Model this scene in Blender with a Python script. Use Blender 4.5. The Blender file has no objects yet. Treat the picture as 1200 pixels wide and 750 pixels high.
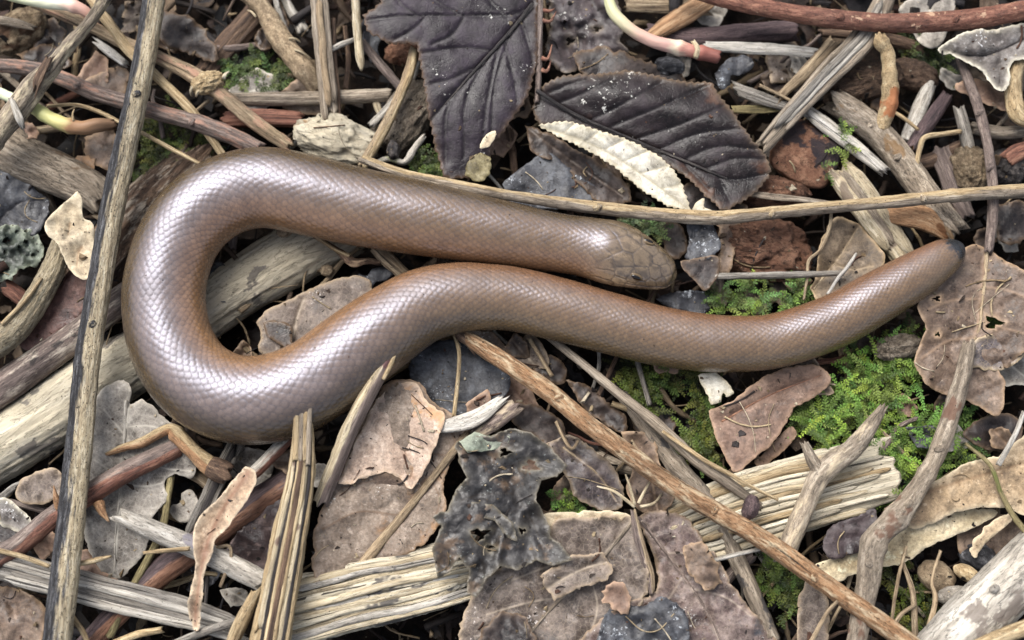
import bpy, math, random
import numpy as np
from mathutils import Vector
from mathutils.geometry import delaunay_2d_cdt

# ------------------------------------------------------------------ camera, sky, sun, exposure
S = 0.00015            # metres per unit: one unit is 0.15 mm, the frame is about 18 cm wide
D = 1500.0             # camera distance in units (22.5 cm)
TILT = math.radians(11)
CT, ST = math.cos(TILT), math.sin(TILT)
scene = bpy.context.scene
COL = scene.collection

cam_d = bpy.data.cameras.new('camera')
cam = bpy.data.objects.new('camera', cam_d)
COL.objects.link(cam)
cam.location = (0, -D * ST * S, D * CT * S)
cam.rotation_euler = (TILT, 0, 0)
cam_d.sensor_width = 36.0
cam_d.lens = 36.0 * D / 1200.0
cam_d.clip_start = 0.005
cam_d.clip_end = 100.0
cam_d.dof.use_dof = True
cam_d.dof.focus_distance = (D - 45) * S
cam_d.dof.aperture_fstop = 13.0
scene.camera = cam

SUN_EL, SUN_AZ = math.radians(54), math.radians(-34)     # azimuth measured from +Y (top of the picture) towards +X
world = bpy.data.worlds.new('World')
scene.world = world
world.use_nodes = True
wn, wl = world.node_tree.nodes, world.node_tree.links
wn.clear()
w_out = wn.new('ShaderNodeOutputWorld')
w_bg = wn.new('ShaderNodeBackground')
w_sky = wn.new('ShaderNodeTexSky')
w_sky.sky_type = 'NISHITA'
w_sky.sun_disc = False
w_sky.sun_elevation = SUN_EL
w_sky.sun_rotation = SUN_AZ
w_sky.air_density = 1.0
w_sky.dust_density = 4.0
w_sky.ozone_density = 1.0
w_hsv = wn.new('ShaderNodeHueSaturation')
w_hsv.inputs['Saturation'].default_value = 0.55          # thin high cloud: a paler, whiter sky
wl.new(w_sky.outputs[0], w_hsv.inputs['Color'])
wl.new(w_hsv.outputs[0], w_bg.inputs['Color'])
w_bg.inputs['Strength'].default_value = 0.076
wl.new(w_bg.outputs[0], w_out.inputs['Surface'])

sun_d = bpy.data.lights.new('sun', 'SUN')
sun_d.energy = 1.5
sun_d.angle = math.radians(44)
sun_d.color = (1.0, 0.982, 0.958)
sun = bpy.data.objects.new('sun', sun_d)
COL.objects.link(sun)
sun.rotation_euler = Vector((math.sin(SUN_AZ) * math.cos(SUN_EL), math.cos(SUN_AZ) * math.cos(SUN_EL), math.sin(SUN_EL))).to_track_quat('Z', 'Y').to_euler()
sun.location = (0, 0.3, 0.8)

scene.view_settings.view_transform = 'Standard'
scene.view_settings.look = 'None'
scene.view_settings.gamma = 1.0
scene.view_settings.use_curve_mapping = False
scene.view_settings.exposure = 1.62
scene.cycles.max_bounces = 6

# ------------------------------------------------------------------ numeric helpers
rng = np.random.default_rng(7)


def P(px, py, z):
    """picture position at height z -> world units (x, y, z) and the local scale"""
    px, py, z = np.asarray(px, float), np.asarray(py, float), np.asarray(z, float)
    u, v = px - 600.0, 375.0 - py
    dy, dz = v * CT + D * ST, v * ST - D * CT
    t = (z - D * CT) / dz
    return np.stack([u * t, -D * ST + dy * t, z + 0 * t], -1), t


def _h(i, j, k, seed):
    n = (i.astype(np.int64) * 374761393 + j.astype(np.int64) * 668265263 + k.astype(np.int64) * 2147483647 + seed * 1274126177) & 0xFFFFFFFF
    n = ((n ^ (n >> 13)) * 1274126177) & 0xFFFFFFFF
    n = ((n ^ (n >> 16)) * 2246822519) & 0xFFFFFFFF
    return ((n ^ (n >> 15)) & 0xFFFFFF) / float(0xFFFFFF) * 2 - 1


def vnoise(p, seed=0):
    p = np.asarray(p, float)
    f = np.floor(p).astype(np.int64)
    d = p - f
    d = d * d * (3 - 2 * d)
    r = 0
    for a in (0, 1):
        wa = d[..., 0] if a else 1 - d[..., 0]
        for b in (0, 1):
            wb = d[..., 1] if b else 1 - d[..., 1]
            for c in (0, 1):
                wc = d[..., 2] if c else 1 - d[..., 2]
                r = r + wa * wb * wc * _h(f[..., 0] + a, f[..., 1] + b, f[..., 2] + c, seed)
    return r


def fbm(p, octv=3, seed=0):
    p = np.asarray(p, float)
    a, r, t = 1.0, 0, 0
    for o in range(octv):
        r = r + a * vnoise(p * (2.03 ** o) + 11.3 * o, seed + o)
        t += a
        a *= 0.5
    return r / t


def n1(x, seed=0, octv=3):
    x = np.asarray(x, float)
    return fbm(np.stack([x, 0 * x + 3.7, 0 * x + 1.1], -1), octv, seed)


def smooth(a, b, x):
    t = np.clip((x - a) / (b - a), 0, 1)
    return t * t * (3 - 2 * t)


def spline(ctrl, step):
    """Catmull-Rom through the control rows, resampled evenly in its first three columns"""
    c = np.asarray(ctrl, float)
    if len(c) == 2:
        c = np.stack([c[0], c[0] * .67 + c[1] * .33, c[0] * .33 + c[1] * .67, c[1]])
    e = np.vstack([2 * c[0] - c[1], c, 2 * c[-1] - c[-2]])
    out = []
    for i in range(1, len(e) - 2):
        n = max(3, int(np.linalg.norm((e[i + 1] - e[i])[:3]) / step) + 2)
        t = np.linspace(0, 1, n, endpoint=False)[:, None]
        p0, p1, p2, p3 = e[i - 1], e[i], e[i + 1], e[i + 2]
        out.append(.5 * (2 * p1 + (p2 - p0) * t + (2 * p0 - 5 * p1 + 4 * p2 - p3) * t * t + (3 * p1 - p0 - 3 * p2 + p3) * t ** 3))
    out.append(e[-2][None])
    o = np.vstack(out)
    L = np.concatenate([[0], np.cumsum(np.linalg.norm(np.diff(o[:, :3], axis=0), axis=1))])
    m = max(4, int(L[-1] / step) + 1)
    q = np.linspace(0, L[-1], m)
    return np.stack([np.interp(q, L, o[:, k]) for k in range(o.shape[1])], -1), q


def inside(poly, pts):
    poly = np.asarray(poly, float)
    x, y = pts[:, 0], pts[:, 1]
    r = np.zeros(len(pts), bool)
    j = len(poly) - 1
    for i in range(len(poly)):
        xi, yi, xj, yj = poly[i, 0], poly[i, 1], poly[j, 0], poly[j, 1]
        c = ((yi > y) != (yj > y)) & (x < (xj - xi) * (y - yi) / ((yj - yi) if yj != yi else 1e-9) + xi)
        r ^= c
        j = i
    return r


def segdist(pts, line):
    """distance of each point to a polyline, and how far along it"""
    a, b = line[:-1], line[1:]
    best = np.full(len(pts), 1e9)
    pos = np.zeros(len(pts))
    L = 0.0
    for p, q in zip(a, b):
        d = q - p
        l2 = max(1e-9, float(d @ d))
        t = np.clip(((pts - p) @ d) / l2, 0, 1)
        dist = np.linalg.norm(pts - (p + t[:, None] * d), axis=1)
        m = dist < best
        best[m] = dist[m]
        pos[m] = (L + t * math.sqrt(l2))[m]
        L += math.sqrt(l2)
    return best, pos / max(L, 1e-6)


# ------------------------------------------------------------------ mesh building
class Geo:
    """vertices, faces and per-vertex attributes; several can be joined"""
    def __init__(s):
        s.v, s.f, s.a, s.n = [], [], {}, 0

    def add(s, v, f, **attr):
        s.f.extend([tuple(int(i) + s.n for i in q) for q in f])
        s.v.append(np.asarray(v, float))
        for k, x in attr.items():
            s.a.setdefault(k, []).append(np.asarray(x, float))
        s.n += len(v)
        return s


def link(name, geo, mat, parent=None, origin=None, smooth_shade=True):
    v = np.vstack(geo.v)
    if origin is None:
        origin = np.array([(v[:, 0].min() + v[:, 0].max()) / 2, (v[:, 1].min() + v[:, 1].max()) / 2, v[:, 2].min()])
        if parent is not None:
            origin = np.array(parent['_o'])
    me = bpy.data.meshes.new(name)
    me.from_pydata(((v - origin) * S).tolist(), [], geo.f)
    for k, parts in geo.a.items():
        x = np.concatenate(parts)
        if x.ndim == 1:
            at = me.attributes.new(k, 'FLOAT', 'POINT')
            at.data.foreach_set('value', x.astype(np.float32))
        else:
            at = me.attributes.new(k, 'FLOAT_VECTOR', 'POINT')
            at.data.foreach_set('vector', x.astype(np.float32).ravel())
    me.materials.append(mat)
    if smooth_shade:
        me.polygons.foreach_set('use_smooth', np.ones(len(me.polygons), bool))
    me.update()
    o = bpy.data.objects.new(name, me)
    COL.objects.link(o)
    if parent is None:
        o.location = tuple(origin * S)
    else:
        o.parent = parent
    o['_o'] = [float(x) for x in origin]
    return o


def tag(o, label=None, cat=None, group=None, kind=None):
    for k, x in (('label', label), ('category', cat), ('group', group), ('kind', kind)):
        if x:
            o[k] = x
    return o


def empty(name, origin):
    o = bpy.data.objects.new(name, None)
    COL.objects.link(o)
    o.empty_display_size = 0.005
    o.location = tuple(np.asarray(origin) * S)
    o['_o'] = [float(x) for x in origin]
    return o


def tube(geo, pts, sides=20, step=2.6, flat=1.0, groove=.07, gf=2.2, lump=.07, jag=(.5, .5), hollow=0.0, nodes=(), node_amp=.25,
         wob=0.0, twist=0.0, seed=1, tip=None, ridge=True, world=False, col=None, fine=.055):
    if sides >= 10:
        sides = int(sides * 1.35)
    c = np.asarray(pts, float)
    if not world:
        w, t = P(c[:, 0], c[:, 1], c[:, 2])
        c = np.concatenate([w, (c[:, 3] * t / 2)[:, None]], 1)
    q, L = spline(c, step)
    C, R = q[:, :3].copy(), np.maximum(q[:, 3], .05)
    m = len(C)
    rm = R.mean()
    if wob:
        for k in range(3):
            C[:, k] += wob * rm * n1(L / (rm * 7 + 8), seed + 31 * k) * (1 if k < 2 else .5)
    T = np.gradient(C, axis=0)
    T /= np.linalg.norm(T, axis=1)[:, None] + 1e-9
    side = np.cross(T, [0, 0, 1.0])
    nb = np.linalg.norm(side, axis=1)
    side[nb < .15] = [1, 0, 0]
    side -= T * (side * T).sum(1)[:, None]
    side /= np.linalg.norm(side, axis=1)[:, None] + 1e-9
    up = np.cross(side, T)
    th = np.linspace(0, 2 * np.pi, sides, endpoint=False)
    TH = th[None] + twist * (L / max(L[-1], 1))[:, None]
    cx, sx = np.cos(TH), np.sin(TH)
    Lm = np.repeat(L[:, None], sides, 1)
    p = np.stack([np.cos(th)[None] * gf + 0 * Lm, np.sin(th)[None] * gf + 0 * Lm, Lm / (rm * 9 + 10)], -1)
    g = fbm(p, 3, seed)
    if ridge:
        g = 1 - 2.4 * np.abs(g)
    rr = R * (1 + lump * n1(L / (rm * 2.5 + 3), seed + 5))
    for t0 in nodes:
        rr = rr * (1 + node_amp * np.exp(-((L - t0 * L[-1]) / (rm * .55 + .5)) ** 2))
    if tip is not None:
        if tip[0] < 1:
            rr = rr * (tip[0] + (1 - tip[0]) * np.sqrt(smooth(0, rm * 2.2, L)))
        if tip[1] < 1:
            rr = rr * (tip[1] + (1 - tip[1]) * np.sqrt(smooth(0, rm * 2.2, L[-1] - L)))
    RR = rr[:, None] * (1 + groove * g + lump * fbm(np.stack([np.cos(th)[None] * 1.2 + 0 * Lm, np.sin(th)[None] * 1.2 + 0 * Lm, Lm / (rm * 2 + 2)], -1), 2, seed + 9))
    if sides >= 10 and fine:
        nf = rm / 3.2
        RR = RR + rm ** .6 * fine * 3.2 * fbm(np.stack([np.cos(th)[None] * nf + 0 * Lm, np.sin(th)[None] * nf + 0 * Lm, Lm / 9], -1), 3, seed + 14)
    V = C[:, None] + side[:, None] * (cx * RR)[..., None] + up[:, None] * (sx * RR * flat)[..., None]
    for e, (amt, sg) in enumerate(((jag[0], -1), (jag[1], 1))):
        if amt:
            d = L if e == 0 else L[-1] - L
            wgt = np.clip(1 - d / (rm * 1.8 + 2), 0, 1) ** 2
            jn = fbm(np.stack([np.cos(th) * 1.9 + 5 * e, np.sin(th) * 1.9, 0 * th + seed], -1), 2, seed + 77 + e) * 2.0
            V += sg * T[:, None] * (wgt[:, None] * jn[None] * amt * rm)[..., None]
    v = V.reshape(-1, 3)
    idx = np.arange(m * sides).reshape(m, sides)
    a, b = idx[:-1], idx[1:]
    f = np.stack([a, np.roll(a, -1, 1), np.roll(b, -1, 1), b], -1).reshape(-1, 4).tolist()
    off = (seed * 37.7) % 500
    fib = np.stack([np.cos(th)[None] * rm + 0 * Lm + off, np.sin(th)[None] * rm + 0 * Lm, Lm], -1).reshape(-1, 3)
    sd = np.repeat(np.cos(th)[None], m, 0).ravel()
    cap = np.zeros(m * sides)
    extra, fx, ex_fib = [], [], []
    for e in (0, 1):
        i = 0 if e == 0 else m - 1
        ring = V[i]
        ctr = ring.mean(0)
        dirv = T[i] * (1 if e == 0 else -1)
        k0 = m * sides + len(extra)
        if hollow:
            inner = ctr + (ring - ctr) * (1 - hollow) + dirv * rm * .1
            deep = ctr + (ring - ctr) * (1 - hollow) * .8 + dirv * rm * 1.3
            extra.extend(inner.tolist()); extra.extend(deep.tolist()); extra.append((ctr + dirv * rm * 1.3).tolist())
            ex_fib.extend([[off, 0, 0]] * (2 * sides + 1))
            for j in range(sides):
                j2 = (j + 1) % sides
                r0, r1 = idx[i, j], idx[i, j2]
                fx.append((r1, r0, k0 + j, k0 + j2) if e == 0 else (r0, r1, k0 + j2, k0 + j))
                fx.append((k0 + j2, k0 + j, k0 + sides + j, k0 + sides + j2) if e == 0 else (k0 + j, k0 + j2, k0 + sides + j2, k0 + sides + j))
                fx.append((k0 + sides + j2, k0 + sides + j, k0 + 2 * sides) if e == 0 else (k0 + sides + j, k0 + sides + j2, k0 + 2 * sides))
        else:
            extra.append((ctr + dirv * rm * .15).tolist())
            ex_fib.append([off, 0, 0 if e == 0 else L[-1]])
            for j in range(sides):
                j2 = (j + 1) % sides
                fx.append((idx[i, j2], idx[i, j], k0) if e == 0 else (idx[i, j], idx[i, j2], k0))
    v = np.vstack([v, np.asarray(extra)])
    ne = len(extra)
    at = dict(fib=np.vstack([fib, np.asarray(ex_fib)]), sd=np.concatenate([sd, np.zeros(ne)]), cap=np.concatenate([cap, np.ones(ne)]),
              along=np.concatenate([np.repeat(L / L[-1], sides), np.full(ne, .5)]))
    if not hollow:
        at['along'][-2:] = (0, 1)
    if col is not None:
        at['col'] = np.repeat(np.asarray(col, float)[None], len(v), 0)
    geo.add(v, f + fx, **at)
    return C, R


def strand(geo, pts, col, seed=0, sides=5, step=5.0):
    """a light tube for threads and tiny twig bits"""
    q, L = spline(pts, step)
    C, R = q[:, :3], q[:, 3]
    m = len(C)
    T = np.gradient(C, axis=0)
    T /= np.linalg.norm(T, axis=1)[:, None] + 1e-9
    sd = np.cross(T, [0, 0, 1.0]) + 1e-6
    sd /= np.linalg.norm(sd, axis=1)[:, None]
    up = np.cross(sd, T)
    R = R * (1 + .18 * np.sin(L * .5 + seed))
    th = np.linspace(0, 2 * np.pi, sides, endpoint=False)
    V = C[:, None] + sd[:, None] * (np.cos(th)[None] * R[:, None])[..., None] + up[:, None] * (np.sin(th)[None] * R[:, None])[..., None]
    i = np.arange(m * sides).reshape(m, sides)
    f = np.stack([i[:-1], np.roll(i[:-1], -1, 1), np.roll(i[1:], -1, 1), i[1:]], -1).reshape(-1, 4).tolist() + [tuple(i[0][::-1]), tuple(i[-1])]
    fib = np.stack([np.repeat(np.cos(th)[None], m, 0) * R.mean() + seed * 3.7, np.repeat(np.sin(th)[None], m, 0) * R.mean(), np.repeat(L[:, None] * .3, sides, 1)], -1).reshape(-1, 3)
    geo.add(V.reshape(-1, 3), f, fib=fib, col=np.repeat(np.asarray(col, float)[None], m * sides, 0))


def leaf(geo, outline, veins=(), z0=0, gx=0, gy=0, amp=4, wl=40, curl=0, clen=12, spacing=5, thick=.8, rag=1.0, serr=None, vw=1.3, vh=-1.2,
         holes=(), seed=1, zf=None, smooth_out=True, col=None, world=False, micro=.3, crease=.5, mwr=.08, keel=3.0, quilt=1.0):
    o = np.asarray(outline, float)
    cx, cy = o[:, 0].mean(), o[:, 1].mean()
    if smooth_out:
        q, L = spline(np.vstack([o, o[:1]])[:, [0, 1, 1]] * [1, 1, 0], 2.6)
        q = q[:-1, :2]
    else:
        q = []
        for i in range(len(o)):
            a, b = o[i], o[(i + 1) % len(o)]
            n = max(1, int(np.linalg.norm(b - a) / 2.6))
            q.extend([a + (b - a) * k / n for k in range(n)])
        q = np.asarray(q)
    tn = np.roll(q, -1, 0) - np.roll(q, 1, 0)
    tn /= np.linalg.norm(tn, axis=1)[:, None] + 1e-9
    nrm = np.stack([tn[:, 1], -tn[:, 0]], 1)
    area = 0.5 * np.sum(q[:, 0] * np.roll(q[:, 1], -1) - np.roll(q[:, 0], -1) * q[:, 1])
    if area < 0:
        nrm = -nrm
    s = np.arange(len(q)) * 2.6
    dsp = rag * .7 * (2.0 - 6.5 * np.abs(n1(s / 11, seed + 3, 4)) + n1(s / 30, seed + 6, 2) * 3.0)
    tear = np.clip(n1(s / 22, seed + 19, 2) - .45, 0, 1) * 22 * min(rag, 1.5)
    dsp = dsp - tear
    if serr:
        dsp = dsp + serr[0] * (np.mod(s / serr[1] + .3 * n1(s / 30, seed), 1.0) - .4)
    q = q + nrm * dsp[:, None]
    hq = [np.asarray([[hx + hr * (1 + .38 * math.sin(3 * a + hx) + .3 * math.sin(5 * a + hy)) * math.cos(a), hy + hr * (1 + .38 * math.sin(3 * a + hx) + .3 * math.sin(5 * a + hy)) * .75 * math.sin(a)] for a in np.linspace(0, 2 * math.pi, 14, endpoint=False)])
          for hx, hy, hr in holes]
    lo, hi = q.min(0), q.max(0)
    gxs, gys = np.meshgrid(np.arange(lo[0], hi[0], spacing), np.arange(lo[1], hi[1], spacing * .87))
    gxs = gxs + (np.arange(gxs.shape[0]) % 2)[:, None] * spacing * .5
    r2 = np.random.default_rng(seed)
    g = np.stack([gxs.ravel(), gys.ravel()], 1) + r2.uniform(-.25, .25, (gxs.size, 2)) * spacing
    ring = np.vstack([q] + hq)
    vl = [spline(np.asarray(v, float)[:, [0, 1, 1]] * [1, 1, 0], 3.0)[0][:, :2] for v in veins]
    vp = []
    for v in vl:
        t = np.gradient(v, axis=0)
        t /= np.linalg.norm(t, axis=1)[:, None] + 1e-9
        nn = np.stack([t[:, 1], -t[:, 0]], 1)
        vp += [v, v + nn * vw * 1.5, v - nn * vw * 1.5]
    g = g[inside(q, g)]
    if len(vp):
        vp = np.vstack(vp)
        vp = vp[inside(q, vp)]
        if len(g):
            dd = np.min(np.linalg.norm(g[:, None] - vp[None], axis=2), axis=1) if len(g) * len(vp) < 6e6 else np.full(len(g), 9.)
            g = g[dd > 1.6]
        g = np.vstack([g, vp])
    if len(g):
        dd = np.min(np.linalg.norm(g[:, None] - ring[None], axis=2), axis=1)
        g = g[dd > 1.3]
    allp = np.vstack([ring, g])
    edges, k = [], 0
    for r_ in [q] + hq:
        n = len(r_)
        edges += [(k + i, k + (i + 1) % n) for i in range(n)]
        k += n
    res = delaunay_2d_cdt([Vector(p) for p in allp.tolist()], edges, [], 0, 1e-4)
    pv = np.asarray([tuple(p) for p in res[0]])
    tri = np.asarray([t for t in res[2] if len(t) == 3])
    cen = pv[tri].mean(1)
    keep = inside(q, cen)
    for h_ in hq:
        keep &= ~inside(h_, cen)
    tri = tri[keep]
    used = np.unique(tri)
    mp = -np.ones(len(pv), int)
    mp[used] = np.arange(len(used))
    pv, tri = pv[used], mp[tri]
    de = np.full(len(pv), 99.0)
    for r_ in [q] + hq:
        for i0 in range(0, len(r_), 60):
            blk = r_[i0:i0 + 60]
            de = np.minimum(de, np.min(np.linalg.norm(pv[:, None] - blk[None], axis=2), axis=1))
    vein = np.zeros(len(pv))
    dmin, dmid = np.full(len(pv), 99.0), np.zeros(len(pv))
    for i, v in enumerate(vl):
        d, pos = segdist(pv, v)
        dmin = np.minimum(dmin, d)
        if i == 0:
            dmid = d
        ww = vw * (1.5 if i == 0 else 1.0) * (1.1 - .5 * pos)
        vein = np.maximum(vein, np.exp(-(d / ww) ** 2) * (1 if i == 0 else .8))
    z = z0 + gx * (pv[:, 0] - cx) / 100 + gy * (pv[:, 1] - cy) / 100
    pn = np.stack([pv[:, 0] / wl, pv[:, 1] / wl, np.full(len(pv), seed * 1.37)], 1)
    z = z + amp * (.75 * fbm(pn, 3, seed) + 1.0 * fbm(pn / 1.9 + 17, 2, seed + 2)) + curl * np.exp(-de / clen) * (.6 + .7 * fbm(pn * 1.7, 2, seed + 4)) + vein * vh
    z = z + micro * fbm(np.stack([pv[:, 0] / 6, pv[:, 1] / 6, np.full(len(pv), seed)], 1), 2, seed + 8)
    z = z + crease * amp * (1 - 2.6 * np.abs(fbm(pn * 1.6 + 31, 3, seed + 12))) + mwr * min(amp, 8) * (1 - 2.8 * np.abs(fbm(pn * 4.1 + 7, 2, seed + 15)))
    if vl:
        z = z + keel * np.minimum(dmid, 60) / 20 + quilt * 2.4 * (1 - np.exp(-(dmin / 7) ** 1.5))
    if zf is not None:
        z = z + zf(pv[:, 0], pv[:, 1])
    W = np.stack([pv[:, 0], pv[:, 1], z], 1) if world else P(pv[:, 0], pv[:, 1], z)[0]
    # orient the triangles upwards
    e1, e2 = W[tri[:, 1]] - W[tri[:, 0]], W[tri[:, 2]] - W[tri[:, 0]]
    flip = np.cross(e1, e2)[:, 2] < 0
    tri[flip] = tri[flip][:, ::-1]
    n = len(W)
    low = W - [0, 0, thick]
    ed = {}
    for t in tri.tolist():
        for a, b in ((t[0], t[1]), (t[1], t[2]), (t[2], t[0])):
            ed[(a, b)] = ed.get((a, b), 0) + 1
    rim = [(a, b) for (a, b) in ed if (b, a) not in ed]
    f = tri.tolist() + (tri[:, ::-1] + n).tolist() + [(b, a, a + n, b + n) for a, b in rim]
    lf = np.stack([pv[:, 0], pv[:, 1], np.full(n, seed * 9.1)], 1)
    at = dict(lf=np.vstack([lf, lf + [0, 0, 33]]), vein=np.tile(vein, 2), edge=np.tile(np.exp(-de / 2.2), 2))
    if col is not None:
        at['col'] = np.repeat(np.asarray(col, float)[None], 2 * n, 0)
    geo.add(np.vstack([W, low]), f, **at)
    return geo


def lump(geo, px, py, z, rx, ry, rz, rot=0, amp=.25, freq=2.0, box=1.0, seed=1, nu=56, nv=30, ridged=.0, tilt=0, col=None):
    th = np.linspace(0, 2 * np.pi, nu, endpoint=False)
    ph = np.linspace(-np.pi / 2, np.pi / 2, nv)
    sg = lambda x: np.sign(x) * np.abs(x) ** box
    X = sg(np.cos(th))[None] * (np.abs(np.cos(ph)) ** box)[:, None]
    Y = sg(np.sin(th))[None] * (np.abs(np.cos(ph)) ** box)[:, None]
    Z = np.repeat(sg(np.sin(ph))[:, None], nu, 1)
    d = np.stack([X, Y, Z], -1)
    q = fbm(d * freq + seed * 3.1, 4, seed)
    if ridged:
        q = q * (1 - ridged) + ridged * (1 - 2.5 * np.abs(fbm(d * freq * 1.6 + 7, 3, seed + 2)))
    d = d * (1 + amp * q)[..., None]
    v = d.reshape(-1, 3) * [rx, ry, rz]
    a, b = math.radians(rot), math.radians(tilt)
    x, y, zz = v[:, 0] * math.cos(b) - v[:, 2] * math.sin(b), v[:, 1], v[:, 0] * math.sin(b) + v[:, 2] * math.cos(b)
    v = np.stack([x * math.cos(a) - y * math.sin(a), x * math.sin(a) + y * math.cos(a), zz], 1) + P(px, py, z)[0]
    i = np.arange(nu * nv).reshape(nv, nu)
    f = np.stack([i[:-1], np.roll(i[:-1], -1, 1), np.roll(i[1:], -1, 1), i[1:]], -1).reshape(-1, 4).tolist()
    fib = d.reshape(-1, 3) * [ry, ry, rx] + seed * 17.0
    at = dict(fib=fib, lf=d.reshape(-1, 3) * [rx, ry, rz] + seed * 5.0, sd=np.zeros(len(v)), cap=np.zeros(len(v)), along=np.zeros(len(v)), vein=np.zeros(len(v)), edge=np.zeros(len(v)))
    if col is not None:
        at['col'] = np.repeat(np.asarray(col, float)[None], len(v), 0)
    geo.add(v, f, **at)


# ------------------------------------------------------------------ materials
def lin(c):
    return tuple((x / 255 / 12.92) if x / 255 <= .04045 else ((x / 255 + .055) / 1.055) ** 2.4 for x in c) + (1.0,)


class NT:
    def __init__(s, name, rough=.7, spec=.35):
        s.m = bpy.data.materials.new(name)
        s.m.use_nodes = True
        s.n, s.l = s.m.node_tree.nodes, s.m.node_tree.links
        s.b = s.n['Principled BSDF']
        s.b.inputs['Roughness'].default_value = rough
        s.b.inputs['Specular IOR Level'].default_value = spec

    def put(s, sock, v):
        if hasattr(v, 'is_linked') or hasattr(v, 'links'):
            s.l.new(v, sock)
        else:
            sock.default_value = v

    def attr(s, name, out='Vector'):
        a = s.n.new('ShaderNodeAttribute')
        a.attribute_name = name
        return a.outputs[out]

    def noise(s, vec, scale, detail=4, rough=.55, sc=(1, 1, 1), off=0.0, dist=0.0):
        mp = s.n.new('ShaderNodeMapping')
        s.l.new(vec, mp.inputs['Vector'])
        mp.inputs['Scale'].default_value = tuple(x * scale for x in sc)
        mp.inputs['Location'].default_value = (off, off * .7, off * .3)
        t = s.n.new('ShaderNodeTexNoise')
        s.l.new(mp.outputs[0], t.inputs['Vector'])
        t.inputs['Scale'].default_value = 1.0
        t.inputs['Detail'].default_value = detail
        t.inputs['Roughness'].default_value = rough
        t.inputs['Distortion'].default_value = dist
        return t.outputs['Fac']

    def voro(s, vec, scale, feature='DISTANCE_TO_EDGE', sc=(1, 1, 1)):
        mp = s.n.new('ShaderNodeMapping')
        s.l.new(vec, mp.inputs['Vector'])
        mp.inputs['Scale'].default_value = tuple(x * scale for x in sc)
        t = s.n.new('ShaderNodeTexVoronoi')
        t.feature = feature
        s.l.new(mp.outputs[0], t.inputs['Vector'])
        t.inputs['Scale'].default_value = 1.0
        return t.outputs['Distance']

    def ramp(s, fac, stops):
        r = s.n.new('ShaderNodeValToRGB')
        s.l.new(fac, r.inputs['Fac'])
        e = r.color_ramp.elements
        while len(e) < len(stops):
            e.new(.5)
        for k, (p, c) in enumerate(stops):
            e[k].position = p
            e[k].color = c if len(c) == 4 else lin(c)
        return r.outputs['Color']

    def rng(s, x, a, b, c=0.0, d=1.0):
        m = s.n.new('ShaderNodeMapRange')
        m.interpolation_type = 'SMOOTHSTEP'
        s.put(m.inputs['Value'], x)
        for k, q in zip(('From Min', 'From Max', 'To Min', 'To Max'), (a, b, c, d)):
            m.inputs[k].default_value = q
        return m.outputs[0]

    def math(s, op, a, b=0.0):
        m = s.n.new('ShaderNodeMath')
        m.operation = op
        s.put(m.inputs[0], a)
        s.put(m.inputs[1], b)
        return m.outputs[0]

    def mix(s, fac, a, b, mode='MIX'):
        m = s.n.new('ShaderNodeMix')
        m.data_type = 'RGBA'
        m.blend_type = mode
        s.put(m.inputs[0], fac)
        s.put(m.inputs[6], a)
        s.put(m.inputs[7], b)
        return m.outputs[2]

    def bump(s, h, strength=.5, dist=1.0):
        b = s.n.new('ShaderNodeBump')
        b.inputs['Strength'].default_value = strength
        b.inputs['Distance'].default_value = dist * S
        s.l.new(h, b.inputs['Height'])
        s.l.new(b.outputs[0], s.b.inputs['Normal'])

    def done(s, col, rough=None):
        s.put(s.b.inputs['Base Color'], col)
        if rough is not None:
            s.put(s.b.inputs['Roughness'], rough)
        return s.m


PAL = dict(
    tan=((82, 66, 50), (150, 131, 106), (204, 186, 156)), straw=((100, 80, 54), (174, 152, 117), (224, 208, 174)),
    grey=((60, 56, 52), (130, 124, 116), (192, 187, 178)), palegrey=((104, 98, 90), (174, 168, 158), (226, 222, 213)),
    cream=((118, 102, 78), (192, 177, 148), (234, 226, 204)), brown=((46, 35, 29), (96, 76, 62), (152, 128, 106)),
    redbrown=((62, 40, 34), (122, 82, 68), (176, 134, 112)), mauve=((58, 50, 48), (116, 102, 96), (172, 157, 146)),
    dark=((20, 18, 19), (50, 46, 46), (104, 98, 94)), orange=((96, 66, 42), (166, 128, 94), (216, 186, 150)),
    olive=((62, 56, 36), (130, 119, 84), (184, 172, 130)), greytan=((70, 61, 52), (144, 131, 115), (206, 194, 176)),
    rot=((76, 48, 36), (138, 99, 78), (182, 142, 116)), char=((20, 20, 23), (58, 58, 62), (150, 151, 155)),
    purple=((36, 29, 31), (80, 65, 67), (126, 109, 107)), white=((140, 133, 122), (202, 197, 188), (240, 237, 230)),
    palewood=((142, 131, 112), (208, 198, 175), (240, 233, 216)),
)
WOODS = {}


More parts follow.
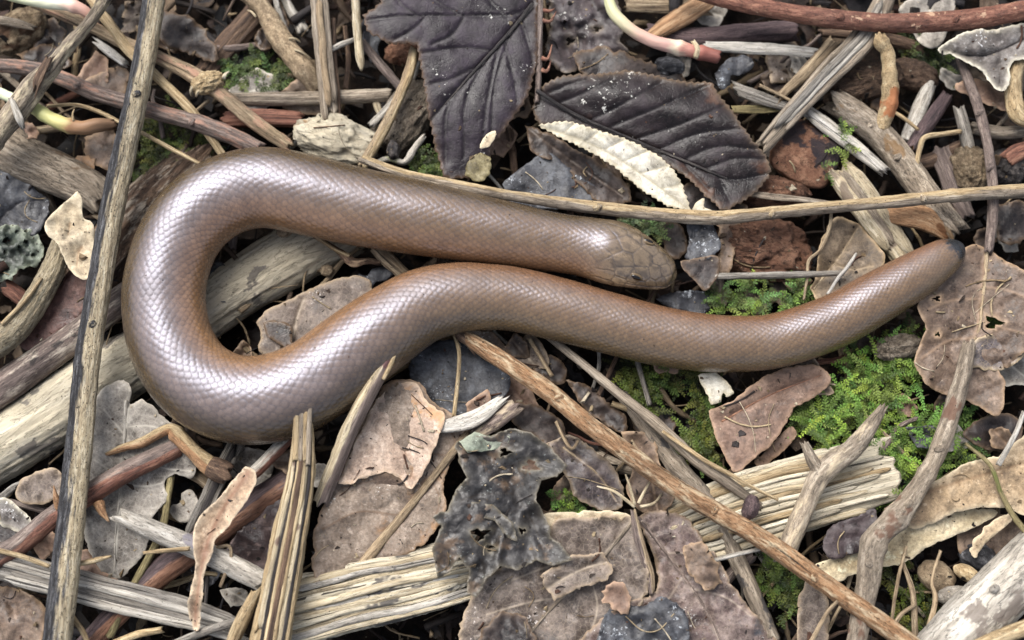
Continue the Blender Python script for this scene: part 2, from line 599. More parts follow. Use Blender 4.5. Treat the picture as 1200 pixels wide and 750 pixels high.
def wood(pal, fx=.22, fz=.018, contrast=.16, speck=.25, speck_c=(24, 20, 18), blotch=.0, blotch_c=(30, 26, 26), bl_s=.02, rough=.72, bump=.55, two=None, flip=1, peel=None,
         cap=None, moss=0.0, key=None, spec=.3, split=0.0, crk=.55, bias=0.0):
    k = (pal, fx, fz, contrast, speck, blotch, bl_s, rough, two, flip, peel, cap, moss, key, split, blotch_c, crk, bias)
    if k in WOODS:
        return WOODS[k]
    t = NT('wood_' + str(pal) + '_%d' % len(WOODS), rough, spec)
    c0, c1, c2 = PAL[pal]
    fib = t.attr('fib')
    n = t.noise(fib, 1, 5, .6, (fx, fx, fz), dist=.3)
    fine = t.noise(fib, 1, 3, .6, (fx * 3.2, fx * 3.2, fz * 4), 40)
    grain = t.noise(fib, 1, 4, .75, (max(fx * 5, .9), max(fx * 5, .9), max(fz * 9, .16)), 500)
    nn = t.math('ADD', t.math('ADD', t.math('MULTIPLY', n, .5), t.math('MULTIPLY', fine, .26)), t.math('MULTIPLY', grain, .24))
    contrast = contrast * .82
    col = t.ramp(nn, [(.5 - contrast, c0), (.5, c1), (.5 + contrast, c2)])
    if two:
        q0, q1, q2 = PAL[two]
        c_b = t.ramp(nn, [(.5 - contrast, q0), (.5, q1), (.5 + contrast, q2)])
        sd = t.math('MULTIPLY', t.attr('sd', 'Fac'), flip)
        bn = t.noise(fib, 1, 4, .65, (.12, .12, .012), 90)
        fac = t.rng(t.math('ADD', sd, t.math('MULTIPLY', t.math('SUBTRACT', bn, .5 - bias * .4), 2.6)), -.18, .18)
        col = t.mix(fac, col, c_b)
    big = t.noise(fib, .016, 3, .5, (1, 1, .6), 130)
    col = t.mix(.55, col, t.ramp(big, [(.3, (150, 150, 152)), (.7, (255, 250, 240))]), 'MULTIPLY')
    cr = t.noise(fib, 1, 4, .6, (fx * 1.3, fx * 1.3, fz * 1.6), 620, dist=.6)
    crack = t.rng(t.math('ABSOLUTE', t.math('SUBTRACT', cr, .47)), .006, .022, 1, 0)
    col = t.mix(t.math('MULTIPLY', crack, crk), col, lin(tuple(x * .42 for x in c0)))
    if split:
        sp = t.noise(fib, 1, 3, .55, (.32, .32, .006), 300)
        col = t.mix(t.rng(sp, .44 - .1 * split, .40 - .1 * split, 0, .9), col, lin((26, 21, 18)))
    if blotch:
        b = t.noise(fib, bl_s, 4, .6, (1, 1, .7), 210)
        col = t.mix(t.rng(b, .66 - .2 * blotch, .70 - .2 * blotch, 0, .85), col, lin(blotch_c))
    if peel:
        b = t.noise(fib, 1, 4, .7, (.11, .11, .03), 260)
        col = t.mix(t.rng(b, .48, .66, 0, .65), col, lin(PAL[peel][2]))
    if speck:
        s_ = t.noise(fib, .55, 2, .5, (1, 1, .6), 170)
        col = t.mix(t.rng(s_, .70 - .1 * speck, .76 - .1 * speck, 0, .85), col, lin(speck_c))
    if moss:
        b = t.noise(fib, .03, 4, .7, (1, 1, 1), 333)
        col = t.mix(t.rng(b, .68 - .2 * moss, .78 - .2 * moss, 0, .8), col, lin((86, 92, 44)))
    if cap:
        col = t.mix(t.attr('cap', 'Fac'), col, lin(cap))
    hh = t.math('ADD', t.math('MULTIPLY', nn, 1.3), t.math('MULTIPLY', t.noise(fib, 1, 4, .75, (.8, .8, .22), 77), .6))
    t.bump(t.math('SUBTRACT', hh, t.math('MULTIPLY', crack, .35 * crk)), bump, 4.5)
    WOODS[k] = t.done(col, t.rng(n, .3, .7, rough - .12, rough + .12))
    return WOODS[k]


def leafmat(name, cols, vein_c, vein_f=.7, net=.25, fleck=0.0, fleck_c=(200, 198, 190), patch=None, patch_s=.012, patch_t=.55, rough=.6, spec=.4, edge_c=None, bump=.55, scale=.03, dirt=.3, dirt_c=(34, 27, 23), netb=.12, mott=.8):
    net = net * .7
    vein_f = min(.95, vein_f * 1.25)
    t = NT(name, rough, spec)
    lf = t.attr('lf')
    n = t.noise(lf, scale, 6, .62)
    col = t.ramp(n, [(.32, cols[0]), (.5, cols[1]), (.68, cols[2])])
    fine = t.noise(lf, .28, 5, .7, off=20)
    col = t.mix(.25 + .3 * mott, col, t.ramp(fine, [(.36, (128, 124, 120)), (.6, (255, 255, 255))]), 'MULTIPLY')
    stain = t.noise(lf, .045, 6, .75, off=410, dist=.8)
    col = t.mix(.7, col, t.ramp(stain, [(.36, (120, 112, 106)), (.52, (235, 232, 228)), (.66, (255, 255, 255))]), 'MULTIPLY')
    pal_ = t.noise(lf, .07, 5, .7, off=470)
    col = t.mix(t.rng(pal_, .55, .72, 0, .5 * mott), col, lin(tuple(min(255, x * 1.18 + 12) for x in cols[2])))
    if patch:
        b = t.noise(lf, patch_s, 5, .65, off=60)
        col = t.mix(t.rng(b, patch_t, patch_t + .1, 0, .9), col, lin(patch))
    v1 = t.voro(lf, .16)
    netf = t.rng(v1, .0, .09, 1, 0)
    if net:
        col = t.mix(t.math('MULTIPLY', netf, net), col, lin(vein_c))
    col = t.mix(t.math('MULTIPLY', t.attr('vein', 'Fac'), vein_f), col, lin(vein_c))
    if dirt:
        b = t.noise(lf, .05, 5, .7, off=140)
        col = t.mix(t.rng(b, .68 - .15 * dirt, .78 - .15 * dirt, 0, .75), col, lin(dirt_c))
    if fleck:
        b = t.noise(lf, .22, 4, .7, off=230)
        b2 = t.noise(lf, .022, 2, .5, off=280)
        m = t.math('ADD', b, t.math('MULTIPLY', t.math('SUBTRACT', b2, .5), .7))
        col = t.mix(t.rng(m, .74 - .15 * fleck, .80 - .15 * fleck, 0, .85), col, lin(fleck_c))
    if edge_c:
        col = t.mix(t.math('MULTIPLY', t.attr('edge', 'Fac'), .75), col, lin(edge_c))
    hh = t.math('ADD', t.math('MULTIPLY', fine, .3), t.math('MULTIPLY', netf, -netb))
    hh = t.math('ADD', hh, t.math('MULTIPLY', n, 1.0))
    t.bump(hh, bump, 2.4)
    return t.done(col, t.rng(n, .3, .7, rough - .13, rough + .13))


def colmat(name, rough=.75, spec=.3, key='lf', sc=.12, bump=.5):
    t = NT(name, rough, spec)
    v = t.attr(key)
    n = t.noise(v, sc, 5, .65)
    f = t.noise(v, sc * 5, 3, .6, off=9)
    c = t.mix(.8, t.attr('col', 'Color'), t.ramp(n, [(.3, (120, 116, 112)), (.7, (255, 255, 255))]), 'MULTIPLY')
    c = t.mix(.5, c, t.ramp(f, [(.35, (120, 116, 112)), (.65, (255, 255, 255))]), 'MULTIPLY')
    t.bump(t.math('ADD', n, t.math('MULTIPLY', f, .5)), bump, 3.0)
    return t.done(c)


SEED = [10]


def nseed():
    SEED[0] += 7
    return SEED[0]


def T(name, cat, label, pts, mat, group=None, **kw):
    g = Geo()
    kw.setdefault('seed', nseed())
    tube(g, pts, **kw)
    return tag(link(name, g, mat), label, cat, group)


def sub(parent, name, pts, mat, **kw):
    g = Geo()
    kw.setdefault('seed', nseed())
    tube(g, pts, **kw)
    return link(name, g, mat, parent)


def L(name, cat, label, outline, mat, parent=None, group=None, rib=None, rib_mat=None, **kw):
    g = Geo()
    kw.setdefault('seed', nseed())
    leaf(g, outline, **kw)
    o = link(name, g, mat, parent)
    if rib:
        v = np.vstack(g.v)
        top = v[:len(v) // 2]
        row = spline(np.asarray(kw['veins'][0], float)[:, [0, 1, 1]] * [1, 1, 0], 8)[0][:, :2]
        w0 = P(row[:, 0], row[:, 1], np.full(len(row), kw.get('z0', 0)))[0]
        zz = np.array([top[np.argmin(np.linalg.norm(top[:, :2] - q[:2], axis=1)), 2] for q in w0])
        zz = np.convolve(np.pad(zz, 1, mode='edge'), [.25, .5, .25], 'valid')
        tt = np.linspace(0, 1, len(row))
        h = Geo()
        tube(h, np.stack([w0[:, 0], w0[:, 1], zz + .3, rib * .5 * (1 - .65 * tt)], 1), sides=10, flat=.8, groove=.05, world=True, seed=nseed(), jag=(.3, .3))
        link('midrib', h, rib_mat or wood('tan', fx=.3), o)
    return o if parent is not None else tag(o, label, cat, group)


def K(name, cat, label, args, mat, parent=None, group=None, **kw):
    g = Geo()
    kw.setdefault('seed', nseed())
    lump(g, *args, **kw)
    o = link(name, g, mat, parent)
    return o if parent is not None else tag(o, label, cat, group)


def bundle(name, cat, label, pts, n, mats, spread=1.0, thick=.55, jag=1.6, part='fibre_strip', sides=14, layers=1.0, groove=.16, **kw):
    """a split, fibrous piece of wood: a core and parallel strips lying on it, each strip a part of its own"""
    p = np.asarray(pts, float)
    w, t = P(p[:, 0], p[:, 1], p[:, 2])
    lo = w.mean(0); lo[2] = w[:, 2].min() - p[:, 3].mean() * .4
    root = tag(empty(name, lo), label, cat)
    sd = nseed()
    r2 = np.random.default_rng(sd)
    q = p.copy(); q[:, 3] *= .86; q[:, 2] -= p[:, 3] * .10
    sub(root, 'core', q, mats[0], flat=.55, groove=groove, gf=5, sides=40, jag=(.7, .7), seed=sd)
    d = p[-1, :2] - p[0, :2]
    d = d / np.linalg.norm(d)
    nr = np.array([-d[1], d[0]])
    ww = p[:, 3].mean()
    for i in range(n):
        c = (i + .5) / n * 2 - 1 + r2.uniform(-.25, .25) / n
        a, b = r2.uniform(-.08, .18), r2.uniform(.82, 1.08)
        tt = np.linspace(a, b, 6)
        src = np.linspace(0, 1, len(p))
        row = np.stack([np.interp(tt, src, p[:, k]) for k in range(4)], 1)
        ext = np.where(tt < 0, tt, np.where(tt > 1, tt - 1, 0)) * np.linalg.norm(p[-1, :2] - p[0, :2])
        row[:, :2] += ext[:, None] * d + nr * (c * row[:, 3] * .46 * spread)[:, None] + r2.normal(0, .012 * ww, (6, 2))
        row[:, 2] += row[:, 3] * .5 * thick * np.sqrt(max(.05, 1 - c * c)) * layers + r2.uniform(-.04, .05) * ww
        row[:, 3] = row[:, 3] * (1.25 / n) * r2.uniform(.65, 1.25)
        sub(root, part, row, mats[i % len(mats)], flat=.75, groove=groove, gf=3, jag=(jag, jag), tip=(.35, .35), sides=sides, wob=.25, seed=sd + i + 1)
    return root

# ------------------------------------------------------------------ ground
def build_ground():
    a = np.concatenate([-np.geomspace(20000, 1500, 14)[:-1], np.linspace(-1500, 1500, 241), np.geomspace(1500, 20000, 14)[1:]])
    X, Y = np.meshgrid(a, a)
    q = np.stack([X / 90, Y / 90, 0 * X], -1)
    far = smooth(700, 1300, np.maximum(np.abs(X), np.abs(Y) * 1.4))
    Z = -82 + 20 * fbm(q, 4, 3) + 6 * fbm(q * 9, 2, 5) + 35 * far
    v = np.stack([X, Y, Z], -1).reshape(-1, 3)
    i = np.arange(X.size).reshape(X.shape)
    f = np.stack([i[:-1, :-1], i[:-1, 1:], i[1:, 1:], i[1:, :-1]], -1).reshape(-1, 4).tolist()
    t = NT('soil', .9, .2)
    lf = t.attr('lf')
    n = t.noise(lf, .05, 7, .7)
    n2 = t.noise(lf, .3, 4, .7, off=31)
    col = t.ramp(n, [(.3, (14, 11, 9)), (.5, (34, 26, 21)), (.72, (66, 50, 38))])
    col = t.mix(.6, col, t.ramp(n2, [(.35, (120, 110, 104)), (.7, (255, 250, 240))]), 'MULTIPLY')
    t.bump(t.math('ADD', n, n2), .9, 8.0)
    g = Geo().add(v, f, lf=v)
    o = link('ground', g, t.done(col), origin=np.zeros(3))
    tag(o, kind='structure')


build_ground()

# ------------------------------------------------------------------ uncountable crumbs, leaf bits and fibres between the larger pieces
M_BITS = colmat('leaf_bits', .72, .35, 'lf', .1)
M_FIBRE = colmat('fibre_bits', .75, .3, 'fib', .15)
BITC = [(46, 38, 34), (66, 54, 47), (92, 76, 64), (118, 98, 80), (52, 46, 46), (70, 48, 38), (38, 34, 36), (140, 118, 94), (84, 60, 46), (60, 56, 58)]


def litter():
    r2 = np.random.default_rng(5)
    g, h = Geo(), Geo()

    def zone(n):
        while True:
            x, y = r2.uniform(-1050, 1050), r2.uniform(-800, 800)
            infr = abs(x) < 620 and abs(y) < 400
            if infr or r2.random() < n:
                return x, y, infr
    for k in range(4200):
        x, y, infr = zone(.9)
        s_ = r2.uniform(6, 26) * (1.0 if infr else 1.35)
        z = r2.uniform(-74, -22) if infr else r2.uniform(-68, 12)
        m = r2.integers(10, 16)
        ang = np.sort(r2.uniform(0, 2 * np.pi, m))
        rad = s_ * (.8 + .35 * np.sin(ang * 2 + r2.uniform(0, 6))) * r2.uniform(.72, 1.1, m)
        el = r2.uniform(.5, 1)
        c, cu = r2.uniform(0, 6.28), r2.uniform(-.018, .018)
        tx, ty = r2.normal(0, .3, 2)
        pts = [[0, 0]] + [[.55 * q * math.cos(a), .55 * q * math.sin(a) * el] for a, q in zip(ang, rad)] + [[q * math.cos(a), q * math.sin(a) * el] for a, q in zip(ang, rad)]
        pts = np.asarray(pts)
        zz = z + cu * pts[:, 0] ** 2 + tx * pts[:, 0] + ty * pts[:, 1] + r2.normal(0, .05 * s_, len(pts))
        ca, sa = math.cos(c), math.sin(c)
        v = np.stack([x + pts[:, 0] * ca - pts[:, 1] * sa, y + pts[:, 0] * sa + pts[:, 1] * ca, zz], 1)
        f = []
        for i in range(m):
            j = (i + 1) % m
            f += [(0, 1 + i, 1 + j), (1 + i, 1 + m + i, 1 + m + j, 1 + j)]
        cc = np.asarray(lin(BITC[r2.integers(len(BITC))])[:3]) * (r2.uniform(.18, .6) if infr else r2.uniform(.5, 1.05))  # in-frame bits get a darker colour, painting deeper shade into the gaps
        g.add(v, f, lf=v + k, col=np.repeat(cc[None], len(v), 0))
    for k in range(3300):
        x, y, infr = zone(.9)
        a, ln = r2.uniform(0, 6.28), r2.uniform(14, 75) * (1 if infr else 1.6)
        z = r2.uniform(-62, -10) if infr else r2.uniform(-62, 20)
        w = r2.choice([.6, .9, 1.2, 1.6, 2.4, 4.5]) * r2.uniform(.7, 1.2) * (1 if infr else 1.5)
        b = r2.normal(0, .09)
        dx, dy = math.cos(a), math.sin(a)
        p = [(x - dx * ln / 2, y - dy * ln / 2, z + r2.uniform(-8, 8), w), (x - dy * b * ln, y + dx * b * ln, z + 3, w), (x + dx * ln / 2, y + dy * ln / 2, z + r2.uniform(-8, 8), w * .7)]
        cc = np.asarray(lin(BITC[r2.integers(len(BITC))] if r2.random() < .6 else (170, 148, 116))[:3]) * (r2.uniform(.35, .9) if infr else r2.uniform(.6, 1.1))  # fibres inside the frame also coloured darker, to deepen the gap shade
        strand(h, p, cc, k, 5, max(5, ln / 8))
    tag(link('leaf_crumbs', g, M_BITS, origin=np.zeros(3)), 'crumbled leaf bits filling the gaps between twigs, darkened to deepen the shade', 'leaf litter', kind='stuff')
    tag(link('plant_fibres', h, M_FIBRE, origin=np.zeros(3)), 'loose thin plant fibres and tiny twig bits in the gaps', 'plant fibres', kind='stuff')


litter()

# ------------------------------------------------------------------ the slow worm
def build_worm():
    # picture x, y of the spine, body width in the picture, height of the ground under it
    ctrl = [(792, 327, 3, 6), (790, 326, 16, 6), (785, 324, 30, 6), (775, 319, 44, 6), (757, 311, 58, 5), (734, 302, 70, 4), (712, 295, 74, 3), (690, 290, 71, 2), (664, 286, 69, 2), (632, 281, 71, 2), (600, 275, 75, 2),
            (560, 268, 80, 1), (500, 257, 87, 0), (450, 248, 90, 0), (400, 238, 93, 0), (350, 226, 95, 0), (305, 220, 95, 0), (263, 230, 95, 0), (228, 255, 95, 0), (205, 290, 95, 0), (193, 335, 96, 0), (194, 375, 97, 0), (205, 412, 99, 0),
            (228, 444, 101, 0), (262, 464, 103, 0), (300, 469, 104, 0), (338, 461, 104, 0), (375, 442, 102, 0), (412, 414, 100, 0), (450, 386, 96, 2), (492, 360, 89, 3), (535, 349, 83, 4), (570, 348, 78, 4), (605, 351, 75, 4), (660, 364, 74, 3), (715, 379, 72, 2),
            (770, 393, 70, 2), (820, 401, 68, 2), (865, 403, 66, 2), (905, 400, 64, 3), (945, 389, 64, 5), (985, 373, 63, 8), (1025, 350, 61, 12), (1060, 330, 57, 16), (1085, 315, 51, 19), (1102, 304, 45, 21), (1114, 297, 38, 22), (1122, 292, 28, 23), (1127, 289, 16, 24), (1129, 288, 3, 24)]
    c = np.asarray(ctrl, float)
    r0 = c[:, 2] / 2
    FL = .90
    W, t = P(c[:, 0], c[:, 1], c[:, 3] + np.maximum(r0 * FL, 16))
    R = r0 * t
    q, Ls = spline(np.concatenate([W, R[:, None]], 1), 1.22)
    C, R = q[:, :3], np.maximum(q[:, 3], .6)
    m = len(C)
    Tn = np.gradient(C, axis=0)
    Tn /= np.linalg.norm(Tn, axis=1)[:, None]
    side = np.cross(Tn, [0, 0, 1.0])
    side /= np.linalg.norm(side, axis=1)[:, None]
    up = np.cross(side, Tn)
    NA = 256
    # denser on the visible upper side
    u0 = np.linspace(0, 1, NA, endpoint=False)
    th = 2 * np.pi * u0 + .45 * np.sin(2 * np.pi * u0 * 2 - 0) * 0 - np.pi * .5
    TH = np.repeat(th[None], m, 0)
    Lm = np.repeat(Ls[:, None], NA, 1)
    Rm = np.repeat(R[:, None], NA, 1)
    tot = Ls[-1]
    # scale rows
    NS = 34
    Rs = np.maximum(np.interp(Ls, [0, 90, tot - 60, tot], [35, 35, 24, 20]), R * .9)
    vrow = np.concatenate([[0], np.cumsum(np.diff(Ls) / (2 * np.pi * Rs[1:] / NS * .80))])
    V = np.repeat(vrow[:, None], NA, 1) + .09 * fbm(np.stack([np.cos(TH) * 3, np.sin(TH) * 3, Lm / 24], -1), 2, 21)
    U = TH / (2 * np.pi) * NS + .07 * fbm(np.stack([np.cos(TH) * 3, np.sin(TH) * 3, Lm / 20], -1), 2, 22)
    kf = np.floor(V)
    d = np.full(V.shape, 9.0)
    dvv = np.zeros(V.shape)
    cid = np.zeros(V.shape)
    for dk in (-1, 0, 1):
        k = kf + dk
        off = np.where(np.mod(k, 2) > .5, .5, 0.)
        uu = U - off
        ci = np.round(uu)
        du, dv = uu - ci, V - k
        e = np.sqrt((du / .585) ** 2 + (np.maximum(dv, 0) / 1.28) ** 2)
        ok = (e < 1) & (d > 1) & (dv > -.6)
        d[ok] = e[ok]
        dvv[ok] = dv[ok]
        cid[ok] = (k * 57 + np.mod(ci, NS))[ok]
    d = np.minimum(d, 1)
    rnd = _h(cid.astype(np.int64), cid.astype(np.int64) * 0 + 3, cid.astype(np.int64) * 0 + 8, 5)
    h = .5 * (1 - d ** 5) + .28 * np.clip(dvv / 1.2, 0, 1) - .3
    edge = smooth(.70, .98, d)
    # head shields
    A = Rm * np.arctan2(np.cos(TH), np.sin(TH))        # arc distance from the back's midline
    seeds = [(3, 0), (10, 7), (11, -7), (20, 0), (19, 16), (19, -16), (30, 9), (30, -9), (29, 24), (29, -24), (50, 0), (43, 17), (43, -17), (40, 31), (40, -31), (52, 27), (52, -27), (50, 41), (50, -41), (70, 11), (70, -11), (64, 25), (64, -25), (65, 40), (65, -40),
             (84, 0), (82, 22), (82, -22), (80, 36), (80, -36), (92, 12), (92, -12), (78, 50), (78, -50), (62, 53), (62, -53), (46, 54), (46, -54), (36, 44), (36, -44), (24, 36), (24, -36)]
    sd = np.asarray(seeds, float)
    hm = int(np.searchsorted(Ls, 108))
    pt = np.stack([Lm[:hm], A[:hm]], -1) + 1.2 * np.stack([fbm(np.stack([Lm[:hm] / 9, A[:hm] / 9, 0 * A[:hm]], -1), 2, 51), fbm(np.stack([Lm[:hm] / 9, A[:hm] / 9, 0 * A[:hm]], -1), 2, 52)], -1)
    dist = np.sqrt((((pt[:, :, None] - sd[None, None]) * [1, 1]) ** 2).sum(-1))
    ds = np.sort(dist, -1)
    ee = ds[..., 1] - ds[..., 0]
    hedge = 1 - smooth(.2, 1.7, ee)
    wgt = 1 - smooth(84, 98, Ls[:hm])[:, None]
    h[:hm] = h[:hm] * (1 - wgt) + (.75 * (1 - hedge)) * wgt
    edge[:hm] = edge[:hm] * (1 - wgt) + hedge * wgt
    rnd[:hm] = rnd[:hm] * (1 - wgt) + .4 * wgt * _h(np.argmin(dist, -1).astype(np.int64), np.zeros((hm, NA), np.int64), np.zeros((hm, NA), np.int64), 9)
    tip = smooth(tot, tot - 26, Lm)
    h = h * np.minimum(1, Rm / 20) * (.25 + .75 * tip)
    # mouth line along both lips
    cs, sn = np.cos(TH), np.sin(TH)
    lip = np.exp(-(((np.arcsin(sn) - .52 + .14 * smooth(8, 40, Lm)) * Rm) / 1.1) ** 2) * smooth(62, 52, Lm) * smooth(2, 6, Lm)
    h = h - 1.5 * lip
    # head: low and wedge-shaped, a slight brow
    flat = np.interp(Ls, [0, 20, 60, 110, 160, tot], [.78, .74, .76, .84, FL, FL])[:, None]
    belly = np.where(sn < 0, .92, 1.0)
    rad = Rm + h
    brow = 1 + .05 * np.exp(-((Lm - 44) / 12) ** 2) * np.exp(-((np.arcsin(np.clip(sn, -1, 1)) - .75) / .25) ** 2)
    cheek = 1 + .03 * np.exp(-((Lm - 70) / 18) ** 2) * np.exp(-((sn - .2) / .35) ** 2)
    rad = rad * brow * cheek
    # gentle unevenness of a living body
    rad = rad * (1 + .012 * fbm(np.stack([cs * 1.5, sn * 1.5, Lm / 55], -1), 2, 61))
    X = C[:, None] + side[:, None] * (cs * rad)[..., None] + up[:, None] * (sn * rad * flat * belly)[..., None]
    v = X.reshape(-1, 3)
    # pigment, with the lilac of reflected sky painted into the loop's back
    def L3(c_):
        return np.asarray(lin(c_)[:3])
    out_, mid, inn = L3((76, 62, 43)), L3((108, 95, 82)), L3((130, 99, 70))
    co, ci_ = smooth(.3, .72, cs)[..., None], smooth(.25, .85, -cs)[..., None]
    sky_lilac = (smooth(330, 560, Lm) * (1 - smooth(950, 1250, Lm)))[..., None]
    mid = L3((110, 97, 90)) * sky_lilac + L3((106, 86, 63)) * (1 - sky_lilac)
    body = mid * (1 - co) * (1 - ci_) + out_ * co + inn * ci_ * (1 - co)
    tail = L3((109, 88, 64)) * (1 - co) * (1 - ci_) + L3((104, 85, 58)) * co + L3((110, 80, 57)) * ci_ * (1 - co)
    tw = smooth(900, 1250, Lm)[..., None]
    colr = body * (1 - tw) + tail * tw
    hd = (1 - smooth(60, 125, Lm))[..., None]
    colr = colr * (1 - hd) + L3((114, 98, 76)) * hd
    n = fbm(np.stack([cs * 4, sn * 4, Lm / 16], -1), 3, 33)[..., None]
    colr = colr * (1 + .14 * n) * (1 + .13 * rnd[..., None])
    # pale speckled rims, darker seams
    colr = colr * (1 - .40 * edge[..., None])
    colr[:hm] *= 1 - .2 * (wgt * hedge)[..., None]
    mot = smooth(-.1, .45, fbm(np.stack([A / 5.5, Lm / 7, 0 * A], -1), 3, 81))[..., None]
    pale = smooth(.1, .5, -cs) * smooth(.75, .3, sn)
    colr = colr * (1 + 1.5 * pale[..., None] * hd)
    colr = colr * (1 - .44 * mot * hd) * (1 + .35 * hd * smooth(.1, .5, fbm(np.stack([A / 7, Lm / 9, 0 * A + 4], -1), 2, 83))[..., None])
    spk = smooth(.25, .5, fbm(np.stack([cs * Rm / 2.2, sn * Rm / 2.2, Lm / 2.6], -1), 2, 71))[..., None]
    colr = colr * (1 - .35 * spk * (.35 + .65 * hd)) 
    colr = colr * (1 - .85 * lip[..., None])
    end = smooth(tot - 30, tot - 17, Lm + 7 * n[..., 0] + 5 * rnd)[..., None]
    colr = colr * (1 - end) + L3((34, 36, 37)) * end
    i = np.arange(m * NA).reshape(m, NA)
    f = np.stack([i[:-1], np.roll(i[:-1], -1, 1), np.roll(i[1:], -1, 1), i[1:]], -1).reshape(-1, 4)
    f = f[:, ::-1].tolist()
    f += [tuple(i[0]), tuple(i[-1][::-1])]
    t = NT('worm_skin', .31, .5)
    t.b.inputs['IOR'].default_value = 1.72
    t.b.inputs['Specular Tint'].default_value = (.76, .80, 1.0, 1)
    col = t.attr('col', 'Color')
    fibn = t.noise(t.attr('lf'), .8, 3, .6)
    col = t.mix(.35, col, t.ramp(fibn, [(.35, (150, 145, 140)), (.65, (255, 255, 255))]), 'MULTIPLY')
    t.b.inputs['Coat Weight'].default_value = .18
    t.b.inputs['Coat Roughness'].default_value = .26
    t.b.inputs['Coat IOR'].default_value = 1.5
    t.bump(fibn, .12, 1.0)
    eg = t.attr('edge', 'Fac')
    mat = t.done(col, t.math('ADD', t.rng(eg, 0, 1, .26, .5), t.rng(t.noise(t.attr('lf'), .03, 4, .6), .45, .7, -.03, .16)))
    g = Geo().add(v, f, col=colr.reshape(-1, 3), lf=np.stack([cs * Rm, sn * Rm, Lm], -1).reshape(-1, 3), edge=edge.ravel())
    o = link('slow_worm', g, mat)
    tag(o, 'smooth coppery-brown slow worm lying in an S curve across the litter', 'slow worm')
    # eyes
    e = NT('eye', .08, .6)
    em = e.done(lin((14, 10, 8)))
    lm_ = NT('eyelid', .4, .4).done(lin((96, 80, 58)))
    for sg in (1, -1):
        k = int(np.searchsorted(Ls, 50))
        a = .84
        for (sa_, sb_, sc_, nm_, mm_) in ((8.0, 4.4, 1.6, 'eyelid', lm_), (6.6, 3.0, 2.7, 'eye', em)):
          base = C[k] + side[k] * sg * math.cos(a) * (R[k] * 1.035 + .4) + up[k] * math.sin(a) * (R[k] * 1.035 + .4) * flat[k, 0]
          nrm = side[k] * sg * math.cos(a) + up[k] * math.sin(a)
          nrm /= np.linalg.norm(nrm)
          ax = Tn[k]
          az = np.cross(nrm, ax)
          th2, ph2 = np.meshgrid(np.linspace(0, 2 * np.pi, 16, endpoint=False), np.linspace(-np.pi / 2, np.pi / 2, 10))
          pv = base + ax * (sa_ * np.cos(th2) * np.cos(ph2))[..., None] + az * (sb_ * np.sin(th2) * np.cos(ph2))[..., None] + nrm * (sc_ * np.sin(ph2))[..., None]
          ii = np.arange(160).reshape(10, 16)
          ff = np.stack([ii[:-1], np.roll(ii[:-1], -1, 1), np.roll(ii[1:], -1, 1), ii[1:]], -1).reshape(-1, 4).tolist()
          link(nm_, Geo().add(pv.reshape(-1, 3), ff), mm_, o)


build_worm()

# ================================================================== large structure of the litter: logs, stems, wood
W_ = wood
# --- left edge and top-left corner
o = T('dry_stem', 'stem', 'long straight dry stem, half black half tan, running down the left side', [(184, -25, 52, 25), (171, 60, 50, 25), (152, 150, 46, 26), (134, 232, 44, 27), (117, 330, 46, 27), (103, 417, 50, 29), (95, 500, 54, 30), (82, 620, 60, 31), (64, 775, 66, 33)],
      W_('cream', two='char', flip=1, bias=.1, fx=.3, fz=.03, contrast=.2, speck=.8, bump=.9), sides=36, groove=.08, gf=2.5, flat=.8, lump=.03)
o = T('broken_twig', 'twig', 'grey broken twig with peeling bark crossing the upper left corner', [(130, -12, 66, 12), (108, 22, 64, 13), (77, 57, 62, 15), (58, 82, 60, 20), (43, 97, 60, 24), (20, 128, 58, 24), (-12, 168, 54, 25)],
      W_('greytan', peel='straw', fx=.3, contrast=.2, speck=.5, bump=1.0), sides=30, groove=.16, lump=.14, jag=(.6, .9))
sub(o, 'bark_flap', [(57, 70, 74, 9), (45, 92, 75, 11), (40, 108, 70, 5)], W_('brown', fx=.3), flat=.4, jag=(1.5, 1.5), sides=12, wob=.4)
sub(o, 'bark_flap', [(14, 118, 72, 6), (22, 138, 73, 9), (27, 150, 66, 5)], W_('palegrey', fx=.3), flat=.4, jag=(1.5, 1.5), sides=12)
T('weathered_log', 'log', 'thick weathered grey log piece under the upper left twig', [(-30, 148, -6, 50), (20, 180, -4, 50), (72, 205, -4, 47), (108, 224, -6, 44), (124, 240, -8, 36)], W_('greytan', fx=.14, fz=.02, contrast=.2, speck=.4, bump=.9, blotch=.2, blotch_c=(96, 78, 60)), sides=56, groove=.07, gf=4, jag=(.4, .5), flat=.8, lump=.07)
T('bark_log', 'log', 'rough brown bark log hidden between dry stem and slow worm', [(110, 330, -34, 60), (150, 275, -30, 64), (195, 225, -28, 60), (228, 192, -32, 46)], W_('brown', fx=.12, fz=.03, contrast=.2, speck=.5, peel='greytan', bump=1.2), sides=56, groove=.12, gf=4, jag=(.7, .7), lump=.12)
T('brown_twig', 'twig', 'long purplish brown twig slanting down towards the upper bend of the slow worm', [(-15, 76, 12, 15), (50, 84, 14, 17), (110, 108, 14, 17), (187, 131, 14, 17), (250, 150, 12, 19), (305, 176, 8, 18)], W_('mauve', fx=.3, contrast=.17, speck=.2, peel='redbrown'), sides=26, groove=.12, wob=.25)
o = T('split_stalk', 'stalk', 'tan split stalk passing behind the dry stem top', [(100, -8, 30, 9), (124, 22, 30, 11), (150, 57, 28, 12), (187, 93, 24, 11), (227, 133, 16, 10), (264, 186, 2, 8)], W_('straw', fx=.4, contrast=.22, split=1.0), sides=20, groove=.2, gf=2, flat=.7, jag=(1, 1.5))
